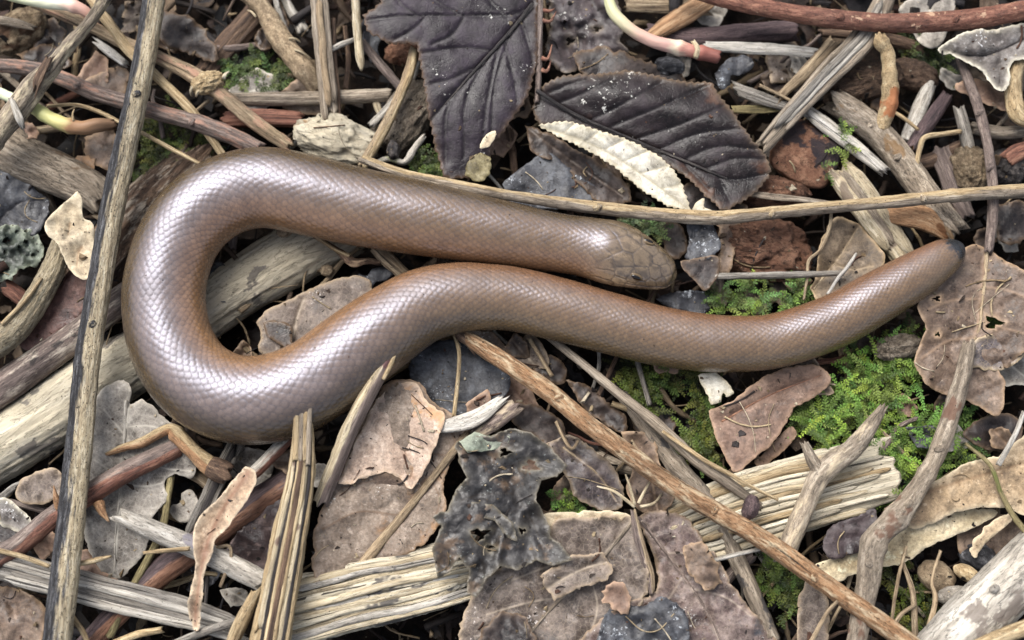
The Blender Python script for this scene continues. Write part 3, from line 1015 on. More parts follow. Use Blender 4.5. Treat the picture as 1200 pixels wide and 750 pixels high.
o = T('knotted_stalk', 'stalk', 'reddish tan fibrous stalk with a ragged knot above the slow worm', [(40, 2, 22, 14), (100, 28, 24, 13), (150, 52, 25, 14), (200, 74, 25, 15), (236, 94, 25, 18), (265, 115, 22, 15), (300, 145, 16, 16), (340, 172, 6, 13)], W_('tan', fx=.35, fz=.02, contrast=.22, peel='redbrown', speck=.3, split=.7), sides=28, groove=.16, nodes=(.66,), node_amp=.45, flat=.8)
K('knot', '', '', (243, 97, 30, 17, 11, 9), W_('straw', fx=.3, speck=.6, contrast=.22), o, rot=25, amp=.5, freq=3, ridged=.6)
for a in ((228, 100, 224, 112), (238, 103, 230, 113), (262, 92, 268, 84)):
    sub(o, 'root_hair', [(a[0], a[1], 32, 5), ((a[0] + a[2]) / 2 - 2, (a[1] + a[3]) / 2, 34, 4), (a[2], a[3], 27, 2)], W_('cream', fx=.3), sides=8, wob=.5)
T('thin_straw', 'straw', 'thin pale curved straw under the dry stem, ending left of the slow worm', [(56, 124, 24, 4), (90, 123, 25, 4.5), (118, 132, 25, 5), (140, 143, 24, 5), (165, 155, 20, 5), (200, 174, 14, 5), (238, 194, 8, 4)], W_('straw', fx=.5, contrast=.15), sides=10, groove=.05)
T('thin_straw', 'straw', 'thin straight straw crossing the moss above the loop', [(163, 137, 10, 4), (215, 137, 8, 4), (245, 118, 8, 4)], W_('tan', fx=.5), sides=8)
T('white_splinter', 'splinter', 'small white splinter behind the dry stem near the top left', [(112, 48, 16, 7), (128, 60, 16, 10), (146, 74, 14, 8)], W_('white', fx=.3), sides=12, flat=.5, jag=(1.4, 1.2), groove=.15)
K('rotten_wood_chunk', 'wood chunk', 'pale brown rotten wood chunk in the top left corner', (22, 38, -10, 34, 24, 20), W_('tan', fx=.15, fz=.04, contrast=.22, blotch=.4, blotch_c=(84, 56, 38), bump=1.2), rot=35, amp=.35, freq=1.8, ridged=.5)
T('grey_splinter', 'splinter', 'flat grey splinter at the left edge near the top', [(-8, 22, 20, 9), (20, 27, 20, 10), (42, 33, 18, 5)], W_('greytan', fx=.4, split=.6), flat=.5, sides=14, groove=.2, jag=(1.2, 1.2))
T('dark_stick', 'stick', 'dark brown decayed stick behind the moss at upper left', [(243, 84, -20, 24), (270, 50, -16, 27), (300, 14, -14, 25), (310, -10, -14, 22)], W_('brown', fx=.25, fz=.015, contrast=.2, split=.8), flat=.7, sides=30, groove=.2, gf=4, jag=(1, .8))
T('purple_stick', 'stick', 'dark purplish stick under the black leaf scraps at the top', [(192, 30, -20, 20), (225, 38, -18, 22), (258, 62, -20, 16)], W_('dark', fx=.25, contrast=.2), flat=.7, sides=24, groove=.15)
# --- top centre
o = T('knobbly_root', 'root', 'knobbly tan root with rings at the top left of centre', [(287, -8, 8, 18), (307, 8, 10, 21), (323, 37, 10, 23), (343, 64, 8, 24), (362, 88, 4, 23), (374, 106, -6, 18)], W_('tan', fx=.2, fz=.12, contrast=.22, speck=.3, cap=(150, 120, 80)), sides=32, groove=.08, lump=.14, nodes=(.12, .3, .42, .55, .68, .8), node_amp=.1)
for a in ((338, 45, 352, 49), (345, 58, 366, 70), (300, 20, 290, 12)):
    sub(o, 'root_hair', [(a[0], a[1], 22, 3), ((a[0] + a[2]) / 2, (a[1] + a[3]) / 2 - 2, 22, 2.5), (a[2], a[3], 17, 1.6)], W_('cream', fx=.3), sides=6)
bundle('bark_strip', 'bark strip', 'upright grey fibrous bark strip hanging down from the top edge', [(373, -12, 24, 19), (376, 30, 24, 20), (380, 75, 22, 20), (387, 134, 14, 20)], 3, [W_('greytan', fx=.35, fz=.012, contrast=.2, split=.6), W_('tan', fx=.35, fz=.012, contrast=.22)], jag=.8)
T('slim_twig', 'twig', 'slim brown twig alongside the upright bark strip', [(391, 22, 16, 5), (392, 70, 16, 6), (395, 104, 12, 6), (397, 138, 6, 5)], W_('brown', fx=.35), sides=12)
T('pale_peg', 'stem', 'pale cream pointed stem hanging from the top edge', [(416, -15, 28, 9), (418, 25, 27, 10), (421, 60, 25, 10), (423, 74, 24, 8), (423.5, 83, 23, 2)], W_('cream', fx=.3, fz=.015, contrast=.14, speck=.1), sides=16, groove=.05, jag=(0, 0))
T('short_twig', 'twig', 'short pale twig between the bark strip and the pointed stem', [(383, 61, 20, 6), (400, 52, 21, 6.5), (419, 45, 20, 5)], W_('palegrey', fx=.3), sides=12)
T('grey_stick', 'stick', 'smooth grey stick lying level behind the bark strip', [(262, 116, -4, 14), (310, 116, -2, 15), (370, 115, -2, 16), (420, 113, -3, 16), (458, 111, -6, 14)], W_('greytan', fx=.25, fz=.01, contrast=.14, speck=.1), sides=24, groove=.05)
T('tan_stick', 'stick', 'bent tan stick leaning on the slow worm below the first black leaf', [(485, 58, 22, 11), (479, 85, 24, 12), (466, 118, 24, 12), (447, 157, 22, 13), (424, 196, 18, 12)], W_('straw', fx=.3, contrast=.2, speck=.5, two='tan'), sides=20, groove=.08, flat=.85)
T('brown_stick', 'stick', 'short greyish brown stick slanting beside the bent tan stick', [(425, 50, 6, 9), (446, 76, 6, 10), (470, 103, 2, 10)], W_('mauve', fx=.3), sides=16, groove=.12)
K('pale_wood_crumb', 'wood crumb', 'pale cream crumbly wood lump on the slow worm back', (393, 164, 6, 46, 25, 20), W_('palewood', fx=.05, fz=.05, contrast=.3, speck=.15, blotch=.25, blotch_c=(170, 134, 96), bump=1.0, crk=.25), rot=-14, amp=.5, freq=1.9, ridged=.45, nu=90, nv=50)
o = K('rotten_stump', 'wood chunk', 'grooved rotten brown wood block left of the black leaf tip', (475, 140, -22, 48, 28, 30), W_('greytan', fx=.2, fz=.012, contrast=.22, speck=.4, split=.8, blotch=.35, blotch_c=(80, 56, 38), bump=1.2), rot=58, amp=.3, freq=1.6, ridged=.4, nu=80, nv=44, box=.8)
K('bark_shell', '', '', (477, 60, -14, 26, 15, 14), W_('rot', fx=.2), o, rot=15, amp=.35, freq=2, ridged=.4)
K('black_bud', 'bud', 'small pointed black bud beside the bent tan stick', (461, 176, 16, 8, 12, 9), W_('dark', fx=.2, rough=.4), amp=.18, rot=8)
T('mossy_rootlet', 'rootlet', 'crooked pale mossy rootlet above the slow worm, under the black leaf tip', [(436, 194, 10, 5), (456, 186, 12, 8), (474, 190, 12, 7), (486, 176, 12, 8), (497, 160, 8, 6)], W_('palegrey', fx=.25, moss=.5, contrast=.2), sides=16, lump=.25, wob=.5)
T('grey_splinter', 'splinter', 'pale grey splinter under the bent tan stick', [(434, 147, 4, 8), (447, 134, 4, 8), (462, 116, 2, 6)], W_('palegrey', fx=.3), sides=10, flat=.5, jag=(1, 1.4))
T('cream_chip', 'wood chip', 'tiny cream wood chip among dark gaps near the grey stick', [(440, 118, -6, 9), (445, 133, -6, 8)], W_('cream', fx=.3), flat=.5, sides=10)
T('brown_stalk', 'stalk', 'thin dark stalk between knobbly root and bent tan stick', [(404, 30, -10, 5), (408, 70, -10, 6), (405, 105, -12, 6)], W_('brown', fx=.3), sides=10)
T('level_bark', 'bark strip', 'reddish layered bark strip just above the slow worm neck bend', [(262, 140, -2, 18), (300, 138, 0, 20), (350, 140, -4, 16)], W_('redbrown', fx=.3, fz=.01, split=1.0, contrast=.24), flat=.6, sides=28, groove=.2, gf=4)
# --- top right
T('thorny_stalk', 'bramble stalk', 'thin upright thorny bramble stalk between the two black leaves', [(634, -15, 40, 6), (633, 30, 38, 6.5), (632, 62, 34, 7), (631, 95, 30, 7), (629, 120, 27, 5)], W_('mauve', fx=.35, speck=.3), sides=14)
o = bpy.data.objects['thorny_stalk']
for a in ((636, 12, 650, 10), (636, 24, 652, 13), (635, 68, 647, 52), (635, 82, 646, 70)):
    sub(o, 'thorn', [(a[0], a[1], 38, 6), ((a[0] + a[2]) / 2 + 1, a[1] + 1, 39, 4), (a[2], a[3], 38, .8)], W_('redbrown', fx=.2, fz=.05), sides=8, jag=(0, 0), groove=0)
o = T('pink_shoot', 'shoot', 'bent pale green and pink shoot with a red cut end at the top', [(712, -12, 46, 12), (716, 8, 46, 13), (725, 22, 46, 14), (743, 37, 45, 14), (767, 49, 44, 14.5), (790, 55, 42, 16), (812, 60, 40, 15), (826, 63, 38, 16), (842, 67, 36, 16)], None or wood('white', fx=.1), sides=28, groove=.02, lump=.03, jag=(0, .15), nodes=(.72, .87), node_amp=.18)
PINK = NT('shoot_skin', .55, .35)
_al = PINK.attr('along', 'Fac')
_n = PINK.noise(PINK.attr('fib'), .12, 4, .6, (1, 1, .3))
_c = PINK.ramp(PINK.math('ADD', _al, PINK.math('MULTIPLY', PINK.math('SUBTRACT', _n, .5), .25)), [(.0, (178, 182, 138)), (.25, (182, 174, 142)), (.42, (180, 148, 132)), (.62, (178, 140, 130)), (.70, (198, 184, 160)), (.76, (168, 120, 106)), (.85, (140, 88, 76)), (1.0, (112, 70, 62))])
PINK.bump(_n, .3, 1.5)
o.data.materials[0] = PINK.done(_c)
sub(o, 'node_collar', [(812, 48, 44, 5), (817, 58, 46, 8), (815, 68, 44, 6)], W_('cream', fx=.2), sides=10, flat=.6)
T('orange_chip', 'wood chip', 'orange tan wood chip behind the pink shoot', [(764, 42, 14, 17), (790, 25, 16, 22), (818, 8, 16, 22), (838, -6, 14, 18)], W_('orange', fx=.25, fz=.015, contrast=.2, split=.6), flat=.5, sides=28, groove=.12, gf=4, jag=(1, .6))
T('purple_branch', 'branch', 'dark purple branch lying level behind the pink shoot', [(760, 38, -4, 20), (810, 46, -2, 24), (870, 40, 0, 24), (930, 36, -2, 22)], W_('purple', fx=.22, fz=.02, contrast=.2, speck=.3), sides=32, groove=.08)
T('pale_stick', 'stick', 'pale tan stick along the top edge behind the pink shoot', [(735, 6, 0, 16), (780, 7, 2, 18), (830, 10, 0, 16)], W_('tan', fx=.3, fz=.012, split=.7), sides=24, groove=.14, flat=.7)
T('white_split_stick', 'stick', 'white split stick under the pink shoot end', [(826, 54, 12, 11), (870, 56, 14, 13), (910, 58, 14, 13), (956, 62, 10, 11)], W_('white', fx=.3, fz=.01, contrast=.18, split=.7), flat=.6, sides=22, groove=.14, jag=(.5, 1.2))
T('red_branch', 'branch', 'long smooth red-brown branch along the top right edge', [(795, -18, 52, 17), (850, 0, 52, 18), (900, 10, 52, 20), (967, 21, 52, 21), (1050, 27, 52, 22), (1133, 23, 52, 23), (1190, 14, 52, 23), (1240, 4, 52, 23)],
  W_('redbrown', fx=.2, fz=.05, contrast=.22, speck=.4, rough=.6, blotch=.25, blotch_c=(176, 146, 120), bl_s=.06), sides=40, groove=.06, lump=.05, flat=.95)
bundle('split_wood_strip', 'wood strip', 'grey split wood strip slanting down from the red-brown branch', [(893, 172, 26, 20), (933, 127, 30, 24), (980, 77, 32, 29), (1012, 46, 32, 29), (1040, -6, 26, 24)], 4, [W_('greytan', fx=.35, fz=.01, contrast=.22, split=.7), W_('grey', fx=.35, fz=.01, contrast=.22, split=.7), W_('palegrey', fx=.35, fz=.01, contrast=.22, split=.6)], jag=1.0)
T('tan_strip', 'wood strip', 'narrow tan wood strip beside the grey split strip', [(915, 112, 14, 9), (945, 84, 16, 13), (978, 48, 14, 14)], W_('tan', fx=.3, fz=.012, split=.6), flat=.5, sides=18, groove=.15, jag=(1.5, .8))
o = T('pale_branch', 'branch', 'thick pale tan branch slanting down to the tail tip', [(978, 118, 4, 30), (1010, 140, 8, 31), (1040, 168, 8, 32), (1067, 203, 6, 32), (1094, 240, 4, 32), (1122, 272, 0, 28)], W_('greytan', fx=.14, fz=.03, contrast=.17, speck=.3, blotch=.2, blotch_c=(118, 92, 62)), sides=44, groove=.04, lump=.05)
o = T('ringed_shoot', 'shoot', 'orange-brown ringed shoot stub standing on the pale branch', [(1031, 40, 50, 11), (1033, 50, 48, 16), (1040, 62, 44, 14), (1042, 85, 38, 16), (1043, 108, 32, 17), (1040, 128, 26, 17), (1032, 152, 18, 16)], W_('straw', fx=.15, fz=.12, contrast=.22, blotch=.4, blotch_c=(150, 92, 56)), sides=26, groove=.06, lump=.1, nodes=(.08, .24, .42, .56, .72), node_amp=.14, jag=(.3, 0))
K('brown_wood_block', 'wood chunk', 'rough dark brown wood block left of the ringed shoot', (1010, 97, -4, 46, 21, 20), W_('brown', fx=.22, fz=.03, contrast=.24, split=.9, bump=1.3), rot=12, amp=.3, freq=1.8, box=.7, ridged=.5, nu=80, nv=44)
K('brown_wood_block', 'wood chunk', 'brown wood knot right of the ringed shoot', (1070, 88, -12, 30, 18, 18), W_('brown', fx=.2, fz=.03, contrast=.22), rot=-20, amp=.3, freq=1.8, ridged=.4)
bundle('pale_split_wood', 'wood strip', 'pale splintered wood strip below the brown wood block', [(941, 126, 10, 15), (970, 148, 12, 18), (1002, 172, 12, 18), (1036, 200, 10, 14)], 3, [W_('palegrey', fx=.35, fz=.01, split=.7), W_('white', fx=.35, fz=.01, split=.6)], jag=1.4)
T('hooked_root', 'root', 'tan hooked root at the right edge below the frosted leaf', [(1198, 60, 34, 18), (1190, 84, 36, 17), (1187, 112, 36, 18), (1194, 134, 34, 20), (1215, 146, 30, 16)], W_('straw', fx=.2, fz=.05, contrast=.22, blotch=.3, blotch_c=(120, 78, 48)), sides=26, groove=.06, lump=.16)
T('slanting_twig', 'twig', 'dark mauve twig dropping from the frosted leaf past the level stalk', [(1124, 66, 26, 9), (1134, 92, 30, 11), (1147, 128, 32, 12), (1157, 168, 32, 11), (1163, 215, 30, 12), (1163, 255, 26, 12), (1158, 296, 20, 10)], W_('mauve', fx=.25, fz=.04, contrast=.2, speck=.3), sides=18, groove=.07, lump=.08)
T('grey_peg', 'stick', 'short grey squared stick left of the mauve twig', [(1124, 126, 16, 12), (1130, 150, 16, 14), (1136, 178, 10, 13)], W_('grey', fx=.25, fz=.012), sides=18, groove=.12, gf=1.5)
T('dark_red_stick', 'stick', 'dark red stick stub among grey sticks at right', [(1110, 112, 4, 14), (1092, 138, 8, 17), (1067, 175, 10, 15)], W_('purple', fx=.2, blotch=.4, blotch_c=(92, 46, 38), cap=(180, 140, 100)), sides=24, groove=.05)
T('pale_stick', 'stick', 'pale grey stick stub beside the dark red stick', [(1090, 98, -4, 14), (1080, 122, -2, 17), (1060, 168, 2, 16)], W_('palegrey', fx=.2, fz=.02), sides=22, groove=.06)
T('bent_straw', 'straw', 'thin straw bent at a right angle near the pale branch', [(1126, 154, 22, 6), (1106, 157, 23, 6), (1084, 161, 24, 6.5), (1078, 174, 22, 6), (1072, 202, 16, 6)], W_('straw', fx=.3), sides=12)
T('thin_straw', 'straw', 'short pale straw touching the pale branch near the dark red stick', [(1043, 128, 26, 4), (1060, 139, 26, 4.5), (1076, 152, 22, 4)], W_('straw', fx=.3), sides=8)
K('wood_lump', 'wood lump', 'rounded tan wood lump above the level stalk at right', (1137, 198, 6, 20, 26, 18), W_('tan', fx=.12, fz=.16, contrast=.24, blotch=.3, blotch_c=(92, 64, 44), bump=1.2), rot=10, amp=.4, freq=1.9, nu=70, nv=44, ridged=.5)
T('dark_fibre_stick', 'stick', 'dark grooved stick below the bent straw', [(1100, 175, -4, 20), (1110, 200, -2, 22), (1122, 232, -4, 22), (1134, 256, -8, 18)], W_('mauve', fx=.3, fz=.012, split=.9, contrast=.24), sides=28, groove=.2, gf=4, flat=.7)
T('brown_rod', 'stick', 'brown level stick behind the dark red stick at right', [(1052, 198, -6, 18), (1090, 188, -6, 18), (1126, 172, -8, 16)], W_('brown', fx=.25, fz=.02), sides=22, groove=.08)
T('level_rod', 'stick', 'tan stick at the right edge behind the mauve twig', [(1140, 150, 6, 14), (1180, 156, 8, 15), (1230, 148, 8, 15)], W_('greytan', fx=.25, fz=.02, contrast=.2), sides=20, groove=.07)
T('pink_chip', 'wood chip', 'pinkish bark chip at the right edge above the level stalk', [(1178, 188, 8, 18), (1194, 178, 10, 20), (1220, 170, 8, 18)], W_('redbrown', fx=.2, contrast=.15), sides=18, flat=.5)
K('dark_wood_lump', 'wood chunk', 'dark wood lump at the right edge by the wood knob', (1182, 196, -8, 24, 22, 16), W_('dark', fx=.2, fz=.03), amp=.3, ridged=.4)
bundle('cut_wood_end', 'wood block', 'pale cut wood block tucked under the level stalk, right of the black bark', [(985, 200, 10, 34), (1002, 222, 10, 36), (1030, 262, 6, 34), (1062, 306, -2, 30)], 3, [W_('cream', fx=.2, fz=.02, contrast=.2, speck=.2, blotch=.3, blotch_c=(110, 96, 84)), W_('greytan', fx=.22, fz=.02, contrast=.2)], jag=.6, thick=.4)
T('orange_bark', 'bark strip', 'curled orange-brown bark lying under the pale branch near the tail', [(1032, 250, 8, 18), (1060, 252, 16, 26), (1088, 258, 12, 26), (1112, 274, 2, 18)], W_('orange', fx=.2, fz=.03, contrast=.24, blotch=.5, blotch_c=(96, 60, 34)), sides=26, flat=.5, groove=.14, gf=3)
# the level stalk across the picture
T('level_stalk', 'stalk', 'long thin tan stem running level across the picture behind the slow worm head', [(424, 186, 44, 10), (470, 203, 46, 11), (520, 214, 44, 12), (590, 228, 42, 12), (680, 241, 42, 14), (760, 250, 42, 15), (830, 255, 42, 16), (880, 252, 42, 15), (960, 244, 42, 14), (1050, 236, 42, 14), (1130, 228, 44, 15), (1230, 222, 44, 16)],
  W_('straw', fx=.28, fz=.02, contrast=.2, speck=.35, two='greytan', flip=1), sides=26, groove=.08, lump=.06, nodes=(.6, .86), node_amp=.1)
# --- left middle
T('great_log', 'log', 'large pale log under the slow worm, grey and knotted inside its loop', [(-40, 548, -36, 74), (40, 500, -34, 76), (110, 452, -34, 74), (180, 410, -36, 70), (240, 365, -36, 66), (300, 325, -33, 66), (350, 296, -32, 64), (402, 274, -36, 54)],
  W_('palewood', fx=.07, fz=.01, contrast=.28, speck=.3, blotch=.25, blotch_c=(104, 98, 92), bl_s=.03, bump=1.0, crk=.4), sides=84, groove=.05, gf=5, flat=.95, lump=.06, jag=(.2, .35))
o = bpy.data.objects['great_log']
for a in ((333, 272, -2, 9, 7), (383, 317, -12, 8, 7)):
    K('knot', '', '', (a[0], a[1], a[2], a[3], a[4], 5), W_('tan', fx=.2, fz=.2, blotch=.4), o, amp=.2)
o = T('brown_stick', 'stick', 'smooth mauve stick with a black burn mark at the left edge', [(-25, 474, -10, 38), (30, 436, -8, 36), (85, 396, -8, 34), (150, 346, -10, 32), (200, 310, -16, 30)], W_('mauve', fx=.2, fz=.015, contrast=.2, speck=.2, blotch=.3, bl_s=.022, peel='greytan'), sides=40, groove=.05, lump=.05)
T('hairy_stem', 'stem', 'hairy pale stem curving along the left edge', [(-18, 412, 14, 30), (18, 386, 18, 30), (45, 348, 20, 27), (62, 316, 20, 25), (74, 284, 18, 24)], W_('cream', fx=.4, fz=.06, contrast=.24, speck=.3, bump=1.2), sides=36, groove=.12, gf=5, lump=.08)
o = bpy.data.objects['hairy_stem']
sub(o, 'split_edge', [(2, 380, 34, 5), (30, 352, 38, 5), (48, 326, 36, 4)], W_('straw', fx=.4), sides=10, wob=.3)
T('red_twig_end', 'twig', 'short red twig end under the lichen scrap', [(8, 336, -4, 18), (22, 346, -4, 18), (34, 358, -8, 16)], W_('redbrown', fx=.25), sides=18)
# --- lower left
o = T('thorn_stem', 'bramble stem', 'red-brown bramble stem with thorns in the lower left', [(-25, 664, 26, 26), (20, 640, 28, 25), (62, 606, 30, 24), (103, 580, 32, 25), (143, 556, 30, 24), (180, 538, 26, 23), (214, 522, 18, 20)], W_('mauve', fx=.16, fz=.02, contrast=.2, two='redbrown', flip=1, rough=.5, speck=.2), sides=34, groove=.05, lump=.05)
for pts in ([(116, 590, 36, 14), (120, 600, 40, 9), (128, 612, 40, 1.2)], [(70, 596, 38, 11), (66, 584, 42, 7), (63, 569, 42, 1.2)]):
    sub(o, 'thorn', pts, W_('orange', fx=.15, fz=.05, blotch=.4, blotch_c=(140, 70, 48)), sides=12, jag=(0, 0), groove=.02)
o = T('hook_twig', 'twig', 'yellow-brown hooked twig with a dark cup end below the loop', [(126, 532, 18, 5), (146, 524, 22, 9), (166, 519, 24, 12), (184, 509, 26, 12), (200, 503, 28, 14), (210, 512, 30, 17), (228, 531, 28, 18), (246, 546, 26, 22)], W_('straw', fx=.2, fz=.03, contrast=.22, blotch=.3, blotch_c=(120, 70, 30), two='orange'), sides=24, groove=.07, nodes=(.62,), node_amp=.25, lump=.06)
sub(o, 'cup_end', [(246, 546, 28, 22), (256, 551, 28, 27), (268, 556, 26, 26)], W_('brown', fx=.2, fz=.05), sides=24, hollow=.3, jag=(0, .4))
T('white_stick', 'stick', 'broken white stick across the grey leaf in the lower left', [(141, 604, 36, 17), (170, 617, 38, 21), (205, 632, 38, 24), (250, 652, 36, 25), (310, 682, 32, 25)], W_('palegrey', fx=.14, fz=.02, contrast=.2, blotch=.25, blotch_c=(120, 116, 124)), sides=32, groove=.05, jag=(1.0, .5), lump=.05)
T('red_stalk', 'stalk', 'smooth red-brown stem lying under the white stick', [(95, 764, 2, 26), (140, 716, 4, 28), (180, 678, 6, 30), (230, 640, 6, 33), (285, 600, 2, 34), (345, 560, -6, 32)], W_('rot', fx=.12, fz=.012, contrast=.18, speck=.2, two='purple', flip=-1, rough=.5), sides=40, groove=.04)
bundle('grey_board', 'wood board', 'flat weathered grey wood board along the lower left', [(-30, 655, 22, 34), (60, 678, 26, 34), (130, 697, 26, 35), (200, 714, 26, 34), (275, 737, 22, 28)], 4, [W_('grey', fx=.3, fz=.008, contrast=.22, split=.5), W_('palegrey', fx=.3, fz=.008, contrast=.2, split=.5)], thick=.3, jag=.9)
T('olive_stalk', 'stalk', 'thin olive stem crossing under the white stick', [(203, 545, 8, 8), (197, 580, 12, 8), (190, 620, 14, 9), (172, 658, 16, 9), (153, 694, 14, 10), (128, 745, 8, 10)], W_('olive', fx=.25, fz=.02), sides=14)
T('thin_straw', 'straw', 'thin pale straw under the dry stem bottom at the left edge', [(-10, 643, 44, 6), (25, 652, 45, 6), (58, 664, 42, 5)], W_('straw', fx=.3), sides=10)
T('thin_straw', 'straw', 'short pale straw sticking out right of the dry stem bottom', [(92, 661, 48, 6), (110, 657, 48, 6.5), (130, 652, 44, 3)], W_('straw', fx=.3), sides=10)
T('thin_straw', 'straw', 'thin straw between the white stick and the peach leaf strip', [(168, 648, 46, 4), (195, 645, 54, 5), (222, 643, 56, 5)], W_('straw', fx=.3), sides=10)
bundle('dark_split_wood', 'wood strip', 'dark grey grooved wood strip under the bottom of the loop', [(226, 626, -6, 20), (243, 590, -2, 20), (258, 556, -2, 20), (280, 515, -8, 20)], 3, [W_('grey', fx=.35, fz=.01, split=.9), W_('dark', fx=.35, fz=.01, contrast=.24)], jag=1.0)
T('tan_splinter', 'splinter', 'pale splinter at the bottom edge by the striped stem', [(268, 764, 50, 15), (283, 728, 52, 16), (300, 694, 46, 12)], W_('straw', fx=.25, fz=.02), sides=18, jag=(.4, 1.2))
T('grey_splinter', 'splinter', 'thin grey splinter at the bottom edge in the lower left', [(196, 758, 40, 9), (240, 740, 42, 10), (285, 726, 40, 9)], W_('grey', fx=.3), sides=14)
T('thin_straw', 'straw', 'thin straw leaning on the grey board at the bottom edge', [(84, 722, 44, 6), (98, 742, 44, 6), (108, 768, 40, 6)], W_('straw', fx=.3), sides=10)
T('tan_stick', 'stick', 'tan stick along the bottom edge in the lower left', [(120, 760, 24, 8), (160, 744, 26, 9), (190, 738, 24, 7)], W_('straw', fx=.25), sides=14)
T('curly_rootlet', 'rootlet', 'thin curled rootlet beside the peach leaf strip', [(250, 643, 40, 4), (268, 640, 42, 4), (270, 656, 42, 4), (258, 688, 38, 4)], W_('tan', fx=.3), sides=8)
# --- bottom centre
o = bundle('striped_stem', 'stem', 'thick splintered stem striped black and yellow at the bottom', [(354, 486, 68, 21), (355, 520, 68, 27), (351, 567, 66, 34), (338, 633, 64, 41), (324, 710, 62, 45), (312, 775, 60, 48)], 9, [W_('straw', fx=.4, fz=.006, contrast=.22, split=.6), W_('dark', fx=.4, fz=.006, contrast=.24), W_('cream', fx=.4, fz=.006, contrast=.22, blotch=.3, blotch_c=(90, 70, 64)), W_('straw', fx=.4, fz=.006, split=1.2), W_('brown', fx=.4, fz=.006, contrast=.22)], thick=.5, jag=.8, sides=12, groove=.2)
for k, a in enumerate(((347, 441, 347, 500, 7), (353, 447, 353, 500, 6), (359, 430, 358, 500, 5.5), (366, 428, 362, 505, 6))):
    sub(o, 'splinter', [(a[0], a[1], 82, 2.0), ((a[0] + a[2]) / 2, (a[1] + a[3]) / 2, 80, a[4] * .8), (a[2], a[3], 78, a[4]), (a[2] - 1, a[3] + 40, 76, a[4])], W_('greytan' if k % 2 else 'straw', fx=.4, fz=.01, contrast=.22), sides=10, flat=.7, jag=(.6, .6))
o = T('broken_stalk', 'stalk', 'broken cream and purple stalk poking up against the slow worm', [(463, 404, 66, 10), (452, 422, 64, 17), (432, 460, 60, 18), (413, 497, 54, 18), (395, 540, 46, 19), (376, 588, 34, 18)], W_('cream', fx=.25, fz=.012, contrast=.22, two='mauve', flip=-1, blotch=.35, blotch_c=(86, 56, 58)), sides=26, groove=.08, jag=(1.6, .5))
sub(o, 'splinter', [(467, 405, 68, 2), (459, 425, 70, 5), (449, 445, 68, 5)], W_('straw', fx=.3), sides=8)
T('fibrous_wood', 'stick', 'reddish stick end squeezed between striped stem and peach leaf strip', [(340, 512, 30, 13), (322, 530, 30, 15), (300, 552, 26, 14), (285, 566, 20, 8)], W_('redbrown', fx=.2, two='palegrey', flip=1, contrast=.2), sides=20, groove=.08)
bundle('decayed_stem', 'wood block', 'pale yellow decayed stem with black grooves at the bottom centre', [(325, 722, 14, 86), (400, 702, 18, 84), (480, 684, 20, 80), (570, 662, 14, 70)], 12, [W_('palewood', fx=.22, fz=.01, contrast=.24, split=.6, blotch=.4, blotch_c=(52, 50, 54)), W_('cream', fx=.24, fz=.01, contrast=.24, split=.5), W_('palegrey', fx=.24, fz=.01, split=.6, blotch=.35, blotch_c=(48, 46, 50)), W_('cream', fx=.24, fz=.012, split=.4)], thick=.3, jag=.7)
bundle('decayed_stem', 'wood block', 'pale fibrous decayed stem with dark grooves left of the bright moss', [(790, 628, 8, 80), (850, 604, 12, 92), (920, 582, 14, 92), (1030, 556, 8, 84)], 14, [W_('palewood', fx=.25, fz=.01, contrast=.24, split=.9), W_('cream', fx=.25, fz=.01, contrast=.24, split=.9), W_('straw', fx=.25, fz=.01, contrast=.24, split=.9), W_('palewood', fx=.25, fz=.01, split=.6)], thick=.3, jag=.8)
o = T('diagonal_stalk', 'stalk', 'long orange-tan stalk slanting down from the slow worm to the bottom right', [(536, 388, 22, 14), (560, 404, 32, 18), (600, 430, 40, 20), (648, 463, 46, 21), (690, 498, 50, 21), (750, 542, 54, 21), (800, 577, 56, 21), (850, 606, 58, 22), (900, 636, 60, 22), (967, 684, 60, 22), (1033, 730, 60, 22), (1085, 768, 60, 22)],
      W_('orange', fx=.26, fz=.03, contrast=.22, speck=.45, peel='straw', split=.4, bump=.9), sides=34, groove=.09, gf=3, lump=.05)
sub(o, 'frayed_end', [(540, 392, 26, 14), (548, 399, 30, 12), (556, 412, 26, 5)], W_('brown', fx=.3), sides=14, jag=(.8, 1.4))
T('split_stalk', 'stalk', 'slim grey-tan split stalk running beside the orange-tan stalk', [(640, 392, 8, 8), (687, 430, 22, 9), (733, 468, 30, 11), (773, 500, 34, 13), (813, 537, 36, 13), (853, 566, 36, 12), (892, 594, 30, 8)], W_('greytan', fx=.35, fz=.01, contrast=.24, split=.8), sides=22, groove=.16, gf=2, flat=.8)
T('thin_straw', 'straw', 'thin curved straw over the slim grey-tan split stalk', [(776, 505, 46, 4), (800, 522, 47, 5), (830, 542, 47, 5), (856, 556, 46, 5.5), (880, 570, 46, 4), (912, 586, 42, 3.5)], W_('straw', fx=.4), sides=10)
T('grey_stalk', 'stalk', 'grey and black stalk passing under the orange-tan stalk', [(728, 462, -2, 13), (760, 505, 6, 17), (787, 540, 12, 20), (827, 584, 18, 20), (853, 632, 20, 19), (877, 684, 22, 19), (905, 750, 20, 18)], W_('greytan', fx=.22, fz=.02, contrast=.22, blotch=.45, blotch_c=(50, 48, 50), bl_s=.035), sides=28, groove=.06, nodes=(.32,), node_amp=.2)
T('thin_straw', 'straw', 'short straw in the dark gap under the slow worm middle', [(620, 396, 6, 5), (632, 416, 4, 5), (647, 441, 0, 5)], W_('tan', fx=.4), sides=8)
T('thin_straw', 'straw', 'thin pale stem standing on the slate leaf under the slow worm', [(532, 392, 20, 4), (538, 412, 24, 4.5), (537, 440, 24, 5), (532, 488, 20, 5)], W_('straw', fx=.4), sides=10)
